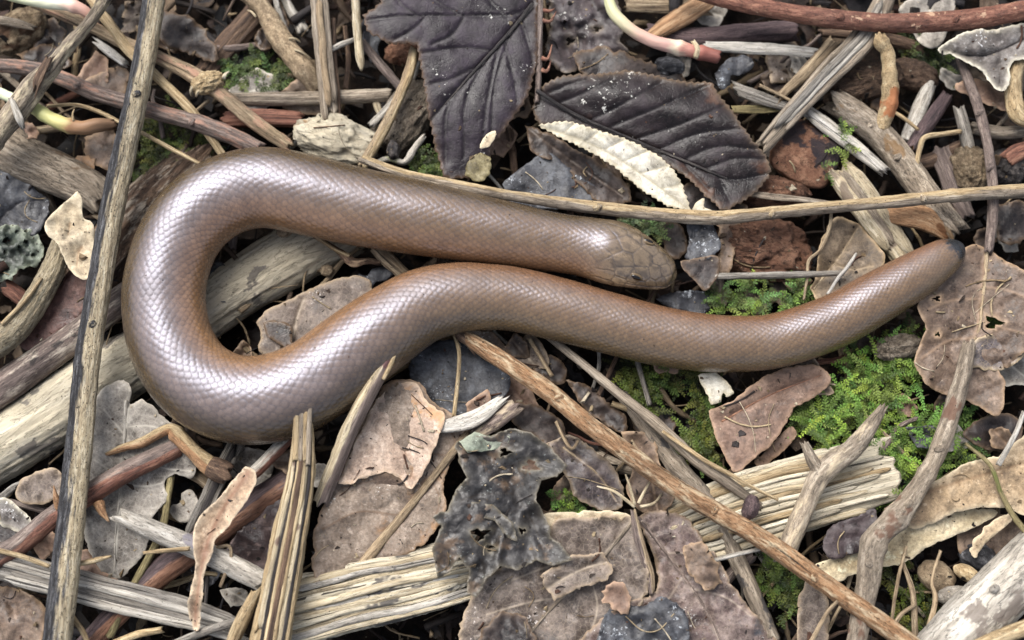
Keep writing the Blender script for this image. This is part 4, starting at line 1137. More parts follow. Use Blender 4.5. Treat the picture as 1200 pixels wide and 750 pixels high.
T('white_chip', 'wood chip', 'whitish curved wood chip lying on the tan oak leaf', [(500, 503, 30, 8), (530, 498, 34, 16), (560, 488, 34, 18), (588, 468, 30, 10)], W_('white', fx=.2, fz=.02, contrast=.18, blotch=.2, blotch_c=(150, 130, 112)), flat=.4, sides=24, groove=.1, jag=(1, 1))
T('brown_chip', 'wood chip', 'brown wood chip right of the whitish curved chip', [(556, 510, 22, 14), (580, 494, 26, 18), (606, 474, 24, 18)], W_('mauve', fx=.2, fz=.02, contrast=.2, peel='tan'), flat=.45, sides=22, groove=.15)
T('thin_straw', 'straw', 'thin grey straw at the lower right of the brown leaf stack', [(835, 657, 44, 5), (870, 648, 46, 5), (905, 640, 44, 4)], W_('palegrey', fx=.4), sides=8)
T('grey_twiglet', 'twig', 'small grey twig standing in moss under the slow worm', [(746, 420, -6, 6), (753, 445, -2, 6), (761, 474, -6, 6)], W_('grey', fx=.3), sides=10)
T('tan_splinter', 'splinter', 'small tan splinter in the gap between the two slanting stalks', [(717, 473, 2, 6), (738, 480, 2, 7), (756, 486, -2, 6)], W_('straw', fx=.3), sides=8)
T('curved_root', 'rootlet', 'thin forked rootlet right of the crumpled grey leaf', [(652, 494, 20, 5), (660, 512, 22, 4.5), (670, 526, 24, 4), (678, 516, 22, 3)], W_('tan', fx=.3), sides=8)
# --- bottom right
o = T('forked_twig', 'twig', 'forked grey-tan twig with a stub on the decayed stem', [(1034, 478, 50, 8), (1020, 500, 52, 17), (1000, 525, 52, 22), (975, 543, 52, 26), (958, 562, 52, 25), (944, 592, 50, 23), (926, 634, 44, 23), (916, 660, 36, 20)], W_('greytan', fx=.18, fz=.03, contrast=.2, speck=.3, peel='tan'), sides=30, groove=.05, lump=.1)
sub(o, 'side_stub', [(962, 556, 54, 18), (952, 540, 56, 14), (943, 520, 54, 10)], W_('greytan', fx=.18, fz=.03), sides=20, jag=(0, .6))
T('crooked_twig', 'twig', 'crooked pale twig running from the brown oak leaf to the bottom edge', [(1136, 402, 38, 15), (1126, 448, 44, 18), (1110, 500, 48, 20), (1094, 540, 50, 20), (1078, 568, 52, 22), (1056, 600, 54, 28), (1030, 628, 54, 26), (1021, 650, 54, 27), (1016, 690, 52, 24), (1000, 770, 48, 22)], W_('greytan', fx=.18, fz=.03, contrast=.22, speck=.3, blotch=.2, blotch_c=(96, 70, 56)), sides=32, groove=.05, lump=.1, nodes=(.42, .58, .68), node_amp=.12)
T('smooth_log', 'log', 'smooth grey log in the bottom right corner', [(1080, 790, 34, 64), (1130, 738, 34, 66), (1180, 688, 34, 66), (1250, 622, 34, 66)], W_('palegrey', fx=.06, fz=.012, contrast=.16, speck=.15, blotch=.15, blotch_c=(110, 100, 92)), sides=56, groove=.03, lump=.04)
T('tan_stick', 'stick', 'tan stick in the extreme bottom right corner', [(1140, 760, 66, 16), (1175, 746, 68, 18), (1225, 726, 68, 18)], W_('straw', fx=.2, fz=.015), sides=22)
T('thin_straw', 'straw', 'pale straw leaning at the right edge above the bark sheet', [(1200, 482, 52, 5), (1190, 508, 54, 6), (1170, 545, 46, 6)], W_('palegrey', fx=.3), sides=10)
T('yellow_stalk', 'stalk', 'thin yellow-green moss-grown stem crossing the bark sheet', [(1132, 520, 34, 4), (1160, 545, 44, 5), (1172, 575, 46, 5), (1186, 602, 44, 7), (1204, 626, 40, 6)], W_('olive', fx=.3, moss=.8), sides=12)
for k, (pts, lab) in enumerate((([(1062, 640, 30, 4), (1052, 680, 36, 4), (1044, 735, 34, 4)], 'leftmost thin rootlet under the bark sheet at the lower right'), ([(1058, 660, 26, 4), (1070, 700, 30, 7), (1073, 765, 26, 7)], 'middle thick rootlet under the bark sheet at the lower right'),
                                ([(1102, 645, 20, 4), (1092, 680, 26, 4), (1096, 705, 28, 6), (1080, 760, 24, 7)], 'rightmost crooked rootlet under the bark sheet at the lower right'), ([(1040, 762, 40, 5), (1052, 725, 42, 5), (1072, 708, 36, 4)], 'short rootlet at the bottom edge beside the orange-tan stalk'), ([(982, 705, 70, 4), (968, 720, 70, 5), (950, 752, 66, 5)], 'thin straw across the orange-tan stalk at the bottom edge'))):
    T('rootlet' if k != 4 else 'thin_straw', 'rootlet' if k != 4 else 'straw', lab, pts, W_('tan', fx=.25), sides=10, wob=.4)
K('pebble', 'pebble', 'smooth tan pebble left of the grey corner log', (1133, 672, 8, 16, 9, 9), W_('straw', fx=.1, fz=.1, contrast=.16), rot=-28, amp=.08)
K('pebble', 'pebble', 'grey ridged pebble against the grey corner log', (1117, 698, 6, 19, 11, 10), W_('grey', fx=.12, fz=.05, contrast=.22), rot=8, amp=.12)
K('pebble', 'pebble', 'brown knobbly pebble under the middle rootlet', (1098, 676, -4, 22, 18, 14), W_('tan', fx=.1, fz=.08, contrast=.2), rot=-20, amp=.18)
K('black_lump', 'charcoal lump', 'blue-black charcoal lump under the bark chip at the right', (1148, 655, -6, 26, 16, 14), W_('char', fx=.06, fz=.06, rough=.45), rot=-30, amp=.3)
K('wood_stub', 'wood stub', 'small dark wood stub on the pale decayed stem', (880, 595, 52, 9, 15, 9), W_('purple', fx=.2), rot=-18, amp=.25)
K('mossy_wood_knot', 'wood chunk', 'knotty grey-brown wood piece just below the tail', (1053, 407, 4, 27, 14, 13), W_('greytan', fx=.18, fz=.04, contrast=.24, bump=1.2), rot=8, amp=.35, freq=2.2, ridged=.5)
K('rotten_wood_chunk', 'wood chunk', 'crumbly orange-brown rotten wood behind the slow worm tail', (893, 292, -8, 50, 32, 24), W_('rot', fx=.07, fz=.07, contrast=.2, speck=.3, speck_c=(50, 26, 18), bump=1.6, split=.0), rot=-8, amp=.35, freq=1.9, ridged=.55, nu=110, nv=60, box=.75)
K('rotten_wood_chunk', 'wood chunk', 'crumbly orange-brown rotten wood above the level stalk', (905, 228, -4, 40, 19, 18), W_('rot', fx=.07, fz=.07, contrast=.22, speck=.4, speck_c=(50, 26, 18), bump=1.6), rot=-6, amp=.4, freq=2.1, ridged=.5, nu=90, nv=50)
K('black_bark', 'bark piece', 'brown bark piece with blue-black patch below the grey split strip', (944, 180, -2, 44, 38, 16), W_('rot', fx=.08, fz=.05, contrast=.2, blotch=.95, blotch_c=(34, 36, 44), bl_s=.022, bump=1.1), rot=-25, amp=.22, freq=1.4, nu=80, nv=44, box=.7)
T('thin_grey_stick', 'stick', 'thin straight grey stick right of the slow worm snout', [(838, 324, 26, 7), (880, 323, 27, 8), (930, 322, 27, 8), (988, 320, 26, 6)], W_('grey', fx=.3, fz=.01), sides=14, groove=.1)
T('white_rootlet', 'rootlet', 'thin white rootlet lying on the brown leaf behind the tail', [(1003, 297, 36, 3), (994, 312, 36, 4.5), (982, 326, 34, 4), (970, 345, 30, 4)], W_('white', fx=.3), sides=8, wob=.5)
T('curly_rootlet', 'rootlet', 'thin wavy tan rootlet on the orange-brown rotten wood', [(974, 248, 30, 3.5), (972, 268, 28, 4), (962, 292, 26, 4), (948, 305, 24, 4), (946, 325, 22, 3.5), (942, 352, 16, 3)], W_('tan', fx=.3), sides=8, wob=.4)
T('flat_twig', 'twig', 'flat tan twig across the rotten wood above the level stalk', [(870, 226, 20, 7), (900, 230, 22, 8), (940, 234, 22, 7), (985, 240, 18, 5)], W_('greytan', fx=.3, split=.5), sides=12, flat=.6)
T('grey_splinter', 'splinter', 'dark grey splinter right of the second black leaf', [(862, 104, 10, 14), (895, 116, 12, 14), (930, 128, 8, 10)], W_('grey', fx=.3, fz=.01, split=.9), sides=18, flat=.5, groove=.2, jag=(1.2, 1.2))
T('olive_splinter', 'splinter', 'olive splinter lying level right of the second black leaf', [(858, 128, 4, 9), (890, 128, 5, 10), (925, 126, 2, 8)], W_('olive', fx=.3, split=.9), sides=14, flat=.5)
T('thin_straw', 'straw', 'straw crossing the grey split strip near its middle', [(890, 100, 18, 4), (915, 112, 18, 4), (950, 131, 14, 4)], W_('tan', fx=.3), sides=8)
# twigs inside the loop
T('loop_twig', 'twig', 'crooked brown twig inside the slow worm loop', [(368, 276, 2, 6), (388, 288, 6, 6), (404, 300, 8, 9), (414, 308, 8, 9), (430, 306, 6, 7), (447, 308, 2, 6)], W_('brown', fx=.3, peel='orange'), sides=12, lump=.2)
T('loop_stick', 'stick', 'tan stick end under the slow worm neck', [(438, 288, 2, 14), (455, 304, 4, 16), (474, 322, 2, 14)], W_('tan', fx=.3, fz=.015, split=.6), sides=18, groove=.12, flat=.7)
T('loop_straw', 'straw', 'pale straw lying on the crooked brown twig in the loop', [(366, 274, 14, 3.5), (392, 292, 14, 4.5), (410, 300, 12, 5)], W_('straw', fx=.3), sides=8)

# knots and bud scars on the larger branches
for nm, spots in (('level_stalk', ((700, 243, 49), (905, 250, 48), (1082, 232, 49))), ('diagonal_stalk', ((655, 466, 56), (838, 598, 67), (955, 676, 70))), ('red_branch', ((985, 20, 62), (1120, 22, 62))), ('crooked_twig', ((1100, 526, 59), (1064, 590, 66), (1019, 660, 66))),
                  ('pale_branch', ((1052, 184, 22), (1020, 146, 22))), ('slanting_twig', ((1148, 132, 37), (1160, 196, 36))), ('dry_stem', ((160, 110, 58), (108, 380, 58))), ('smooth_log', ((1165, 690, 66),)), ('brown_twig', ((90, 100, 22), (225, 143, 22)))):
    ob = bpy.data.objects[nm]
    for k, (x, y, z) in enumerate(spots):
        K('knot', '', '', (x, y, z, 5.5, 4, 3.2), ob.data.materials[0], ob, rot=40 * k + 20, amp=.3, nu=28, nv=16)

# ================================================================== leaves
M_BLACK = leafmat('black_leaf', ((28, 22, 27), (39, 32, 39), (54, 46, 56)), (24, 20, 22), vein_f=.7, net=.06, netb=.08, fleck=.16, mott=.1, rough=.4, spec=.24, edge_c=(96, 78, 62), dirt=.1, bump=.5)
M_BLACK2 = leafmat('black_leaf_warm', ((26, 21, 21), (38, 31, 32), (54, 46, 50)), (20, 16, 17), mott=.1, vein_f=.7, net=.08, netb=.1, fleck=.12, patch=(74, 50, 37), patch_s=.011, patch_t=.58, rough=.38, spec=.26, edge_c=(110, 94, 78), dirt=.1)
M_WHITE = leafmat('leaf_underside', ((190, 184, 166), (208, 203, 188), (222, 218, 206)), (146, 138, 118), vein_f=.6, net=.25, mott=.2, bump=.35, rough=.8, spec=.2, dirt=.0, edge_c=(180, 168, 140))
M_SLATE = leafmat('slate_leaf', ((40, 40, 43), (66, 67, 72), (104, 107, 112)), (48, 46, 48), net=.15, fleck=.5, fleck_c=(160, 164, 168), rough=.5, dirt=.3)
M_DARK = leafmat('dark_leaf', ((26, 22, 22), (46, 39, 38), (74, 64, 60)), (92, 78, 66), net=.15, vein_f=.5, rough=.5, edge_c=(112, 92, 72), dirt=.3)
M_OAK = leafmat('tan_oak_leaf', ((112, 98, 86), (142, 127, 113), (170, 156, 142)), (104, 82, 64), net=.35, vein_f=.7, fleck=.15, patch=(150, 112, 74), patch_s=.012, patch_t=.58, rough=.68, edge_c=(150, 124, 98), dirt=.35, dirt_c=(74, 58, 50))
M_GREY = leafmat('grey_leaf', ((112, 106, 99), (140, 134, 126), (168, 163, 155)), (172, 166, 154), net=.35, vein_f=.7, rough=.72, edge_c=(186, 178, 164), dirt=.3, dirt_c=(66, 58, 52))
M_MAUVE = leafmat('mauve_leaf', ((74, 64, 58), (108, 96, 88), (146, 134, 124)), (164, 150, 132), net=.3, vein_f=.6, fleck=.25, fleck_c=(204, 196, 188), rough=.6, edge_c=(166, 146, 120), dirt=.4, dirt_c=(58, 44, 38))
M_BROWN = leafmat('brown_leaf', ((78, 64, 54), (108, 91, 79), (140, 122, 107)), (140, 116, 94), net=.2, vein_f=.6, rough=.55, edge_c=(158, 132, 104), dirt=.35, dirt_c=(52, 38, 32))
M_RUST = leafmat('rust_leaf', ((92, 72, 60), (122, 98, 84), (148, 124, 108)), (92, 68, 56), net=.15, vein_f=.5, rough=.62, edge_c=(176, 146, 120), dirt=.2)
M_CRUMP = leafmat('crumpled_leaf', ((34, 32, 32), (54, 52, 52), (84, 83, 82)), (46, 41, 37), net=.15, fleck=.25, fleck_c=(130, 134, 130), rough=.4, mott=.6, patch=(92, 76, 62), patch_s=.02, patch_t=.58, edge_c=(112, 104, 88), dirt=.3)
M_PALE = leafmat('pale_scrap', ((150, 132, 106), (184, 168, 140), (208, 194, 168)), (130, 102, 74), net=.1, vein_f=.6, patch=(150, 118, 84), patch_s=.016, patch_t=.57, rough=.7, edge_c=(204, 190, 162), dirt=.15)
M_PEACH = leafmat('peach_strip', ((140, 112, 90), (172, 148, 122), (196, 176, 152)), (120, 86, 66), net=.2, vein_f=.7, rough=.65, edge_c=(200, 182, 156), dirt=.15)
M_LICHEN = leafmat('lichen_scrap', ((48, 52, 48), (84, 92, 82), (136, 144, 128)), (60, 62, 56), net=.2, fleck=.4, fleck_c=(186, 196, 180), rough=.5, edge_c=(150, 156, 136), dirt=.4)
M_FROST = leafmat('frosted_leaf', ((70, 64, 62), (112, 106, 102), (160, 156, 152)), (60, 52, 48), net=.4, fleck=.55, fleck_c=(216, 216, 214), rough=.55, edge_c=(220, 212, 190), dirt=.35)
M_BARK = leafmat('bark_sheet', ((126, 104, 80), (164, 142, 112), (196, 176, 148)), (110, 84, 60), net=.0, vein_f=.4, rough=.75, edge_c=(206, 190, 160), dirt=.35, dirt_c=(84, 62, 46), scale=.02)
M_BARKP = leafmat('bark_inner', ((164, 146, 112), (198, 182, 148), (222, 208, 178)), (150, 128, 92), net=.0, vein_f=.4, rough=.75, edge_c=(222, 208, 176), dirt=.15, scale=.02)


def bowl(x0, y0, x1, y1, amt, wid):
    """height that falls (amt<0) or rises with the distance from the line"""
    a, b = np.array([x0, y0], float), np.array([x1, y1], float)
    d = (b - a) / np.linalg.norm(b - a)
    return lambda x, y: amt * (np.abs((x - x0) * d[1] - (y - y0) * d[0]) / wid) ** 1.5


# the first black leaf
o = L('black_leaf', 'leaf', 'large slate-black bramble leaf hanging from the top edge', [(426, 18), (432, 38), (446, 44), (456, 51), (486, 52), (491, 66), (499, 110), (505, 150), (515, 190), (522, 207), (540, 209), (556, 206), (572, 190), (577, 172), (594, 148), (612, 122), (624, 92), (630, 60), (630, 10), (628, -30), (520, -40), (450, -30), (446, 2)], M_BLACK,
      veins=[[(624, 4), (597, 38), (555, 84), (503, 143)], [(624, 4), (600, 17), (530, 18), (470, 19), (430, 24)], [(600, 34), (580, 100), (575, 170)], [(585, 52), (571, 120), (566, 160)], [(570, 68), (546, 120), (544, 185)], [(548, 92), (524, 130), (522, 190)], [(590, 46), (602, 90), (606, 120)], [(610, 22), (622, 60), (625, 80)],
             [(563, 76), (530, 92), (505, 98)], [(578, 60), (540, 56), (495, 62)], [(545, 18), (530, 40), (505, 52)], [(500, 18), (482, 36), (462, 46)], [(590, 17), (570, -5), (560, -30)], [(540, 18), (510, 0), (500, -20)], [(490, 19), (470, 5), (462, -10)]],
      z0=40, gx=-5, gy=0, amp=4, wl=70, spacing=4, serr=(3.2, 10), rag=.35, crease=.2, micro=.4, quilt=.4, keel=1.5, vh=-2.2, vw=1.5, curl=-6, clen=16, zf=lambda x, y: -14 * smooth(120, 210, y))
sub(o, 'midrib', [(624, 4, 41, 4), (597, 38, 40, 4), (555, 84, 40, 3), (505, 141, 33, 2)], W_('dark', fx=.2, contrast=.2), sides=10, flat=.6)
g = L('curled_tip', '', '', [(545, 205), (552, 188), (566, 182), (575, 188), (572, 204), (560, 212)], leafmat('tip_scrap', ((96, 88, 60), (128, 118, 84), (156, 146, 112)), (92, 80, 50)), o, z0=37, amp=4, wl=14, spacing=4, rag=1.4)
g = L('pale_chip', '', '', [(560, 174), (565, 162), (578, 155), (580, 158), (572, 172)], M_PALE, o, z0=44, amp=2, wl=20, spacing=4)
# the second black leaf with its pale folded underside
o = L('black_leaf', 'leaf', 'large brownish black toothed leaf with a white folded edge', [(624, 132), (630, 108), (645, 95), (664, 88), (700, 87), (733, 83), (760, 87), (787, 93), (812, 97), (832, 97), (842, 112), (858, 130), (876, 157), (896, 182), (902, 200), (892, 218), (876, 232), (852, 246), (832, 234), (812, 214), (790, 197), (752, 176), (700, 156), (664, 146), (636, 146)], M_BLACK2,
      veins=[[(631, 108), (660, 126), (693, 143), (750, 167), (813, 193), (853, 210), (900, 204)], [(652, 122), (690, 106), (720, 92)], [(636, 112), (664, 100), (690, 92)], [(690, 142), (740, 116), (775, 96)], [(712, 150), (770, 126), (830, 100)], [(742, 164), (790, 148), (848, 124)], [(770, 176), (820, 156), (872, 150)], [(800, 188), (840, 172), (890, 174)], [(826, 199), (860, 186), (896, 186)], [(760, 172), (790, 192)], [(800, 190), (830, 222)], [(840, 206), (856, 236)]],
      z0=30, gx=2, gy=0, amp=4, wl=60, spacing=4, serr=(3.2, 8), rag=.35, crease=.2, quilt=.45, keel=1.5, vh=-2.4, vw=1.5, curl=-5, clen=14, micro=.5, zf=lambda x, y: 9 * np.exp(-((y - 105 - .25 * (x - 700)) / 22) ** 2))
L('folded_underside', '', '', [(630, 147), (650, 144), (668, 143), (700, 153), (733, 163), (758, 175), (778, 188), (792, 205), (802, 224), (808, 247), (798, 246), (786, 243), (750, 220), (717, 193), (683, 173), (652, 158)], M_WHITE, o,
  veins=[[(632, 148), (670, 160), (715, 180), (760, 210), (806, 245)], [(660, 156), (672, 145)], [(686, 166), (700, 155)], [(706, 176), (730, 164)], [(728, 190), (760, 176)], [(750, 203), (782, 194)], [(775, 221), (798, 216)]], z0=40, amp=3, wl=30, spacing=4, serr=(2.8, 7), rag=.35, vh=-1.6, gy=-6, crease=.2)
sub(o, 'midrib', [(629, 106, 34, 5), (660, 126, 31, 3.5), (693, 143, 32, 3.5), (750, 167, 31, 3), (813, 193, 31, 3), (853, 210, 30, 2.5)], W_('dark', fx=.2, contrast=.2), sides=10, flat=.7)
L('dark_leaf', 'leaf', 'blackish leaf tucked under the white folded edge', [(836, 226), (862, 236), (876, 244), (850, 254), (812, 252), (790, 236), (806, 214)], M_DARK, z0=16, amp=6, wl=30, rag=1.3)
L('slate_leaf', 'leaf', 'slate-grey mottled leaf scrap behind the level stalk, left of the white fold', [(590, 216), (612, 198), (640, 179), (664, 196), (690, 214), (710, 236), (650, 244), (600, 240)], M_SLATE, z0=14, amp=6, wl=30, gy=6, rag=1.0, curl=3)
L('dark_leaf', 'leaf', 'dark folded leaf under the second black leaf', [(616, 148), (650, 160), (690, 184), (730, 210), (738, 236), (700, 236), (660, 196), (625, 176)], M_DARK, z0=8, amp=8, wl=28, rag=1.2, veins=[[(620, 152), (680, 196), (730, 230)]])
L('pale_scrap', 'leaf scrap', 'small whitish leaf scrap right of the folded white edge', [(815, 240), (824, 233), (834, 244), (836, 254), (812, 252)], M_WHITE, z0=30, amp=3, wl=14, spacing=4)
L('crumpled_dark_leaf', 'leaf', 'crumpled grey-purple leaf between the thorny stalk and pink shoot', [(640, -10), (690, -14), (722, -6), (728, 30), (736, 62), (716, 84), (690, 78), (660, 80), (642, 60), (646, 26)], leafmat('purple_leaf', ((44, 38, 40), (70, 62, 64), (104, 94, 94)), (54, 46, 46), fleck=.3, rough=.5, edge_c=(120, 108, 94)), z0=4, amp=16, wl=26, rag=2, spacing=4, holes=[(668, 48, 5), (700, 34, 4)])
L('dark_leaf', 'leaf', 'dark leaf under the pink shoot bend', [(672, 62), (712, 56), (752, 70), (790, 82), (800, 100), (740, 90), (690, 92)], M_DARK, z0=8, amp=8, wl=24, rag=1.5)
K('black_lump', 'charcoal lump', 'blue-black lump under the pink shoot', (785, 78, 6, 18, 12, 10), W_('char', fx=.08, fz=.08, rough=.45), rot=-10, amp=.3)
L('blue_black_leaf', 'leaf', 'blue-black leaf scrap right of the pink shoot end', [(838, 86), (856, 70), (876, 66), (882, 78), (864, 92), (846, 106)], M_SLATE, z0=20, amp=5, wl=20, rag=1.2)
# top left dark scraps
L('dark_leaf', 'leaf', 'black crumpled leaf right of the dry stem top', [(188, 12), (215, 18), (238, 36), (254, 60), (250, 72), (222, 62), (196, 52), (186, 34)], M_DARK, z0=-2, amp=12, wl=22, rag=1.6)
L('dark_leaf', 'leaf', 'brown leaf showing between the knotted stalk and purplish twig', [(95, 98), (120, 84), (148, 80), (146, 108), (124, 112)], M_BROWN, z0=-4, amp=6, wl=20, rag=1.4)
L('dark_leaf', 'leaf', 'brown leaf scrap below the yellow shoot end', [(100, 162), (122, 148), (134, 152), (140, 186), (132, 200), (112, 192), (98, 180)], M_BROWN, z0=-4, amp=9, wl=18, rag=1.6)
L('dark_leaf', 'leaf', 'dark leaf between the grey splinter and purplish twig', [(20, 64), (60, 52), (84, 74), (60, 82), (30, 78)], M_DARK, z0=-8, amp=9, wl=20, rag=1.4)
L('blue_black_leaf', 'leaf', 'blue-black leaf at the left edge below the weathered log', [(-12, 192), (20, 205), (44, 224), (56, 240), (48, 268), (24, 276), (-12, 262)], M_SLATE, z0=-8, amp=7, wl=28, rag=1.3, veins=[[(-8, 266), (20, 240), (52, 234)]])
# shoots at top left
SHOOT = NT('green_shoot_skin', .55, .35)
_n = SHOOT.noise(SHOOT.attr('fib'), .1, 4, .6, (1, 1, .3))
SHOOT.bump(_n, .3, 1.5)
_c = SHOOT.ramp(SHOOT.math('ADD', SHOOT.attr('along', 'Fac'), SHOOT.math('MULTIPLY', SHOOT.math('SUBTRACT', _n, .5), .2)), [(0, (178, 186, 130)), (.35, (204, 206, 172)), (.66, (208, 206, 184)), (.78, (194, 158, 144)), (1, (150, 108, 90))])
o = T('pale_shoot', 'shoot', 'pale green-white shoot with pink end in the top left corner', [(-10, -12, 50, 13), (20, -4, 51, 14), (50, 2, 52, 15), (80, 6, 52, 14), (98, 12, 50, 13), (112, 24, 44, 10)], SHOOT.done(_c), sides=24, groove=.02, lump=.03, jag=(0, .3), nodes=(.78,), node_amp=.2)
YEL = NT('yellow_shoot_skin', .55, .35)
_n = YEL.noise(YEL.attr('fib'), .12, 4, .6, (1, 1, .3))
YEL.bump(_n, .35, 1.5)
_c = YEL.ramp(YEL.math('ADD', YEL.attr('along', 'Fac'), YEL.math('MULTIPLY', YEL.math('SUBTRACT', _n, .5), .16)), [(0, (190, 196, 172)), (.28, (200, 206, 172)), (.45, (190, 190, 128)), (.64, (180, 172, 114)), (.72, (140, 106, 76)), (1, (104, 82, 64))])
o = T('yellow_shoot', 'shoot', 'yellow-green shoot with a brown shrivelled tip under the broken twig', [(-12, 104, 30, 12), (16, 116, 34, 13), (36, 124, 38, 14), (56, 137, 40, 16), (76, 146, 40, 17), (96, 150, 38, 16), (114, 147, 34, 17), (132, 146, 26, 12)], YEL.done(_c), sides=26, groove=.04, lump=.05, jag=(0, .8), nodes=(.48, .70), node_amp=.14)
sub(o, 'root_hair', [(86, 142, 46, 3), (85, 134, 48, 2.4), (87, 128, 46, 1.6)], W_('straw', fx=.3), sides=6)
# left side scraps
o = L('pale_scrap', 'leaf scrap', 'torn cream bark scrap left of the dry stem', [(91, 224), (96, 232), (97, 254), (108, 262), (110, 285), (108, 312), (104, 326), (96, 328), (84, 318), (74, 300), (66, 284), (56, 276), (53, 262), (68, 244)], M_PALE, veins=[[(96, 290), (92, 296), (90, 310)], [(82, 262), (80, 275)]], z0=36, gy=2, amp=5, wl=26, curl=4, rag=.5, spacing=4)
L('red_leaf', 'leaf', 'dull red-brown leaf under the hairy stem', [(20, 402), (44, 366), (70, 334), (84, 318), (112, 326), (108, 352), (74, 386), (40, 410)], leafmat('red_leaf', ((74, 50, 44), (104, 74, 66), (134, 104, 94)), (80, 54, 48), rough=.5), z0=2, amp=5, wl=40, rag=.8)
L('lichen_scrap', 'lichen', 'grey-green crinkled lichen scrap at the left edge', [(-12, 272), (8, 262), (26, 268), (42, 278), (50, 296), (42, 312), (22, 316), (10, 330), (-12, 324)], M_LICHEN, z0=4, amp=14, wl=13, rag=2.4, spacing=3.5)
o = L('grey_leaf', 'leaf', 'grey lobed oak leaf behind the dry stem in the lower left', [(104, 500), (112, 470), (124, 452), (142, 444), (154, 456), (152, 474), (168, 468), (186, 484), (204, 498), (222, 516), (229, 546), (224, 560), (206, 556), (192, 566), (196, 584), (184, 596), (176, 612), (172, 640), (158, 662), (138, 677), (118, 668), (102, 640), (96, 600), (100, 550)], M_GREY,
      veins=[[(150, 470), (146, 520), (140, 590), (134, 672)], [(148, 500), (180, 500), (210, 516)], [(146, 530), (190, 548), (224, 552)], [(142, 566), (168, 570), (192, 566)], [(140, 600), (160, 606), (174, 616)], [(146, 510), (122, 480)], [(142, 560), (112, 540)], [(140, 610), (112, 600)]], z0=10, amp=6, wl=36, curl=-5, clen=10, vh=1.6, rag=.9, spacing=4, gx=-4, rib=4, rib_mat=W_('palegrey', fx=.3))
L('tawny_leaf', 'leaf', 'orange-brown leaf scrap under the grey leaf by the board', [(92, 648), (104, 644), (112, 664), (138, 680), (142, 688), (112, 686), (92, 680)], M_RUST, z0=12, amp=6, wl=18, rag=1)
L('brown_leaf', 'leaf', 'dull brown crumpled leaf in the bottom left corner', [(-20, 684), (20, 690), (44, 704), (52, 728), (40, 764), (-20, 764)], M_BROWN, z0=4, amp=12, wl=26, rag=1.6)
o = L('peach_leaf_strip', 'leaf strip', 'curled peach-coloured leaf strip standing over the white stick', [(288, 546), (298, 552), (300, 566), (290, 584), (276, 604), (262, 622), (252, 632), (250, 646), (240, 668), (236, 700), (232, 738), (224, 730), (220, 706), (224, 690), (230, 664), (226, 640), (228, 618), (238, 602), (256, 586), (270, 566)], M_PEACH,
      veins=[[(292, 552), (264, 592), (244, 634), (234, 680), (228, 732)]], z0=52, amp=3, wl=24, curl=5, clen=7, rag=.7, vh=2.4, vw=2.0, spacing=4, zf=lambda x, y: -10 * smooth(680, 740, y) - 14 * smooth(590, 545, y))
L('dark_leaf', 'leaf', 'purple-black leaf right of the peach leaf strip', [(300, 590), (332, 566), (346, 590), (334, 640), (312, 690), (286, 680), (262, 656)], leafmat('plum_leaf', ((48, 38, 38), (78, 64, 62), (116, 98, 92)), (60, 48, 46), rough=.5), z0=6, amp=8, wl=30, rag=1.2)
L('grey_scrap', 'leaf scrap', 'pale grey leaf scrap in the gap below the hooked twig', [(196, 602), (206, 588), (222, 574), (232, 590), (230, 604), (214, 612)], M_GREY, z0=-6, amp=6, wl=20)
L('flat_bark', 'bark piece', 'pinkish flat bark behind the bramble stem at the left edge', [(26, 562), (50, 552), (68, 552), (72, 576), (48, 590), (20, 584)], M_MAUVE, z0=2, amp=6, wl=18)
for k, (q, lab) in enumerate((([(-14, 588), (8, 584), (40, 612), (36, 626), (14, 620), (-14, 604)], 'white striped bark splinter at the left edge under the bramble stem'), ([(-14, 612), (8, 606), (30, 632), (14, 640), (-14, 632)], 'dark striped bark splinter at the left edge under the bramble stem'))):
    L('bark_splinter', 'splinter', lab, q, M_FROST if k == 0 else M_DARK, z0=6, amp=5, wl=16)
# inside the loop
o = L('loop_leaf', 'leaf', 'mauve-grey leaf piece with a crack inside the slow worm loop', [(302, 378), (312, 364), (330, 356), (352, 344), (374, 334), (400, 326), (420, 324), (434, 332), (432, 346), (408, 362), (380, 384), (350, 404), (326, 416), (304, 412), (306, 394)], M_MAUVE, veins=[[(356, 350), (348, 372), (342, 400)]], z0=0, amp=4, wl=40, curl=-4, clen=9, vh=-4, vw=1.4, rag=.8, spacing=4, gx=2)
L('dark_flake', 'leaf scrap', 'dark broken flake beside the mauve-grey leaf in the loop', [(308, 378), (326, 376), (340, 384), (340, 404), (326, 402), (312, 392)], M_DARK, z0=7, amp=2, wl=20, spacing=4)
L('dark_leaf', 'leaf', 'dark leaf at the point where the loop closes', [(408, 330), (430, 318), (452, 312), (462, 320), (440, 334), (424, 344)], M_SLATE, z0=-6, amp=5, wl=20)
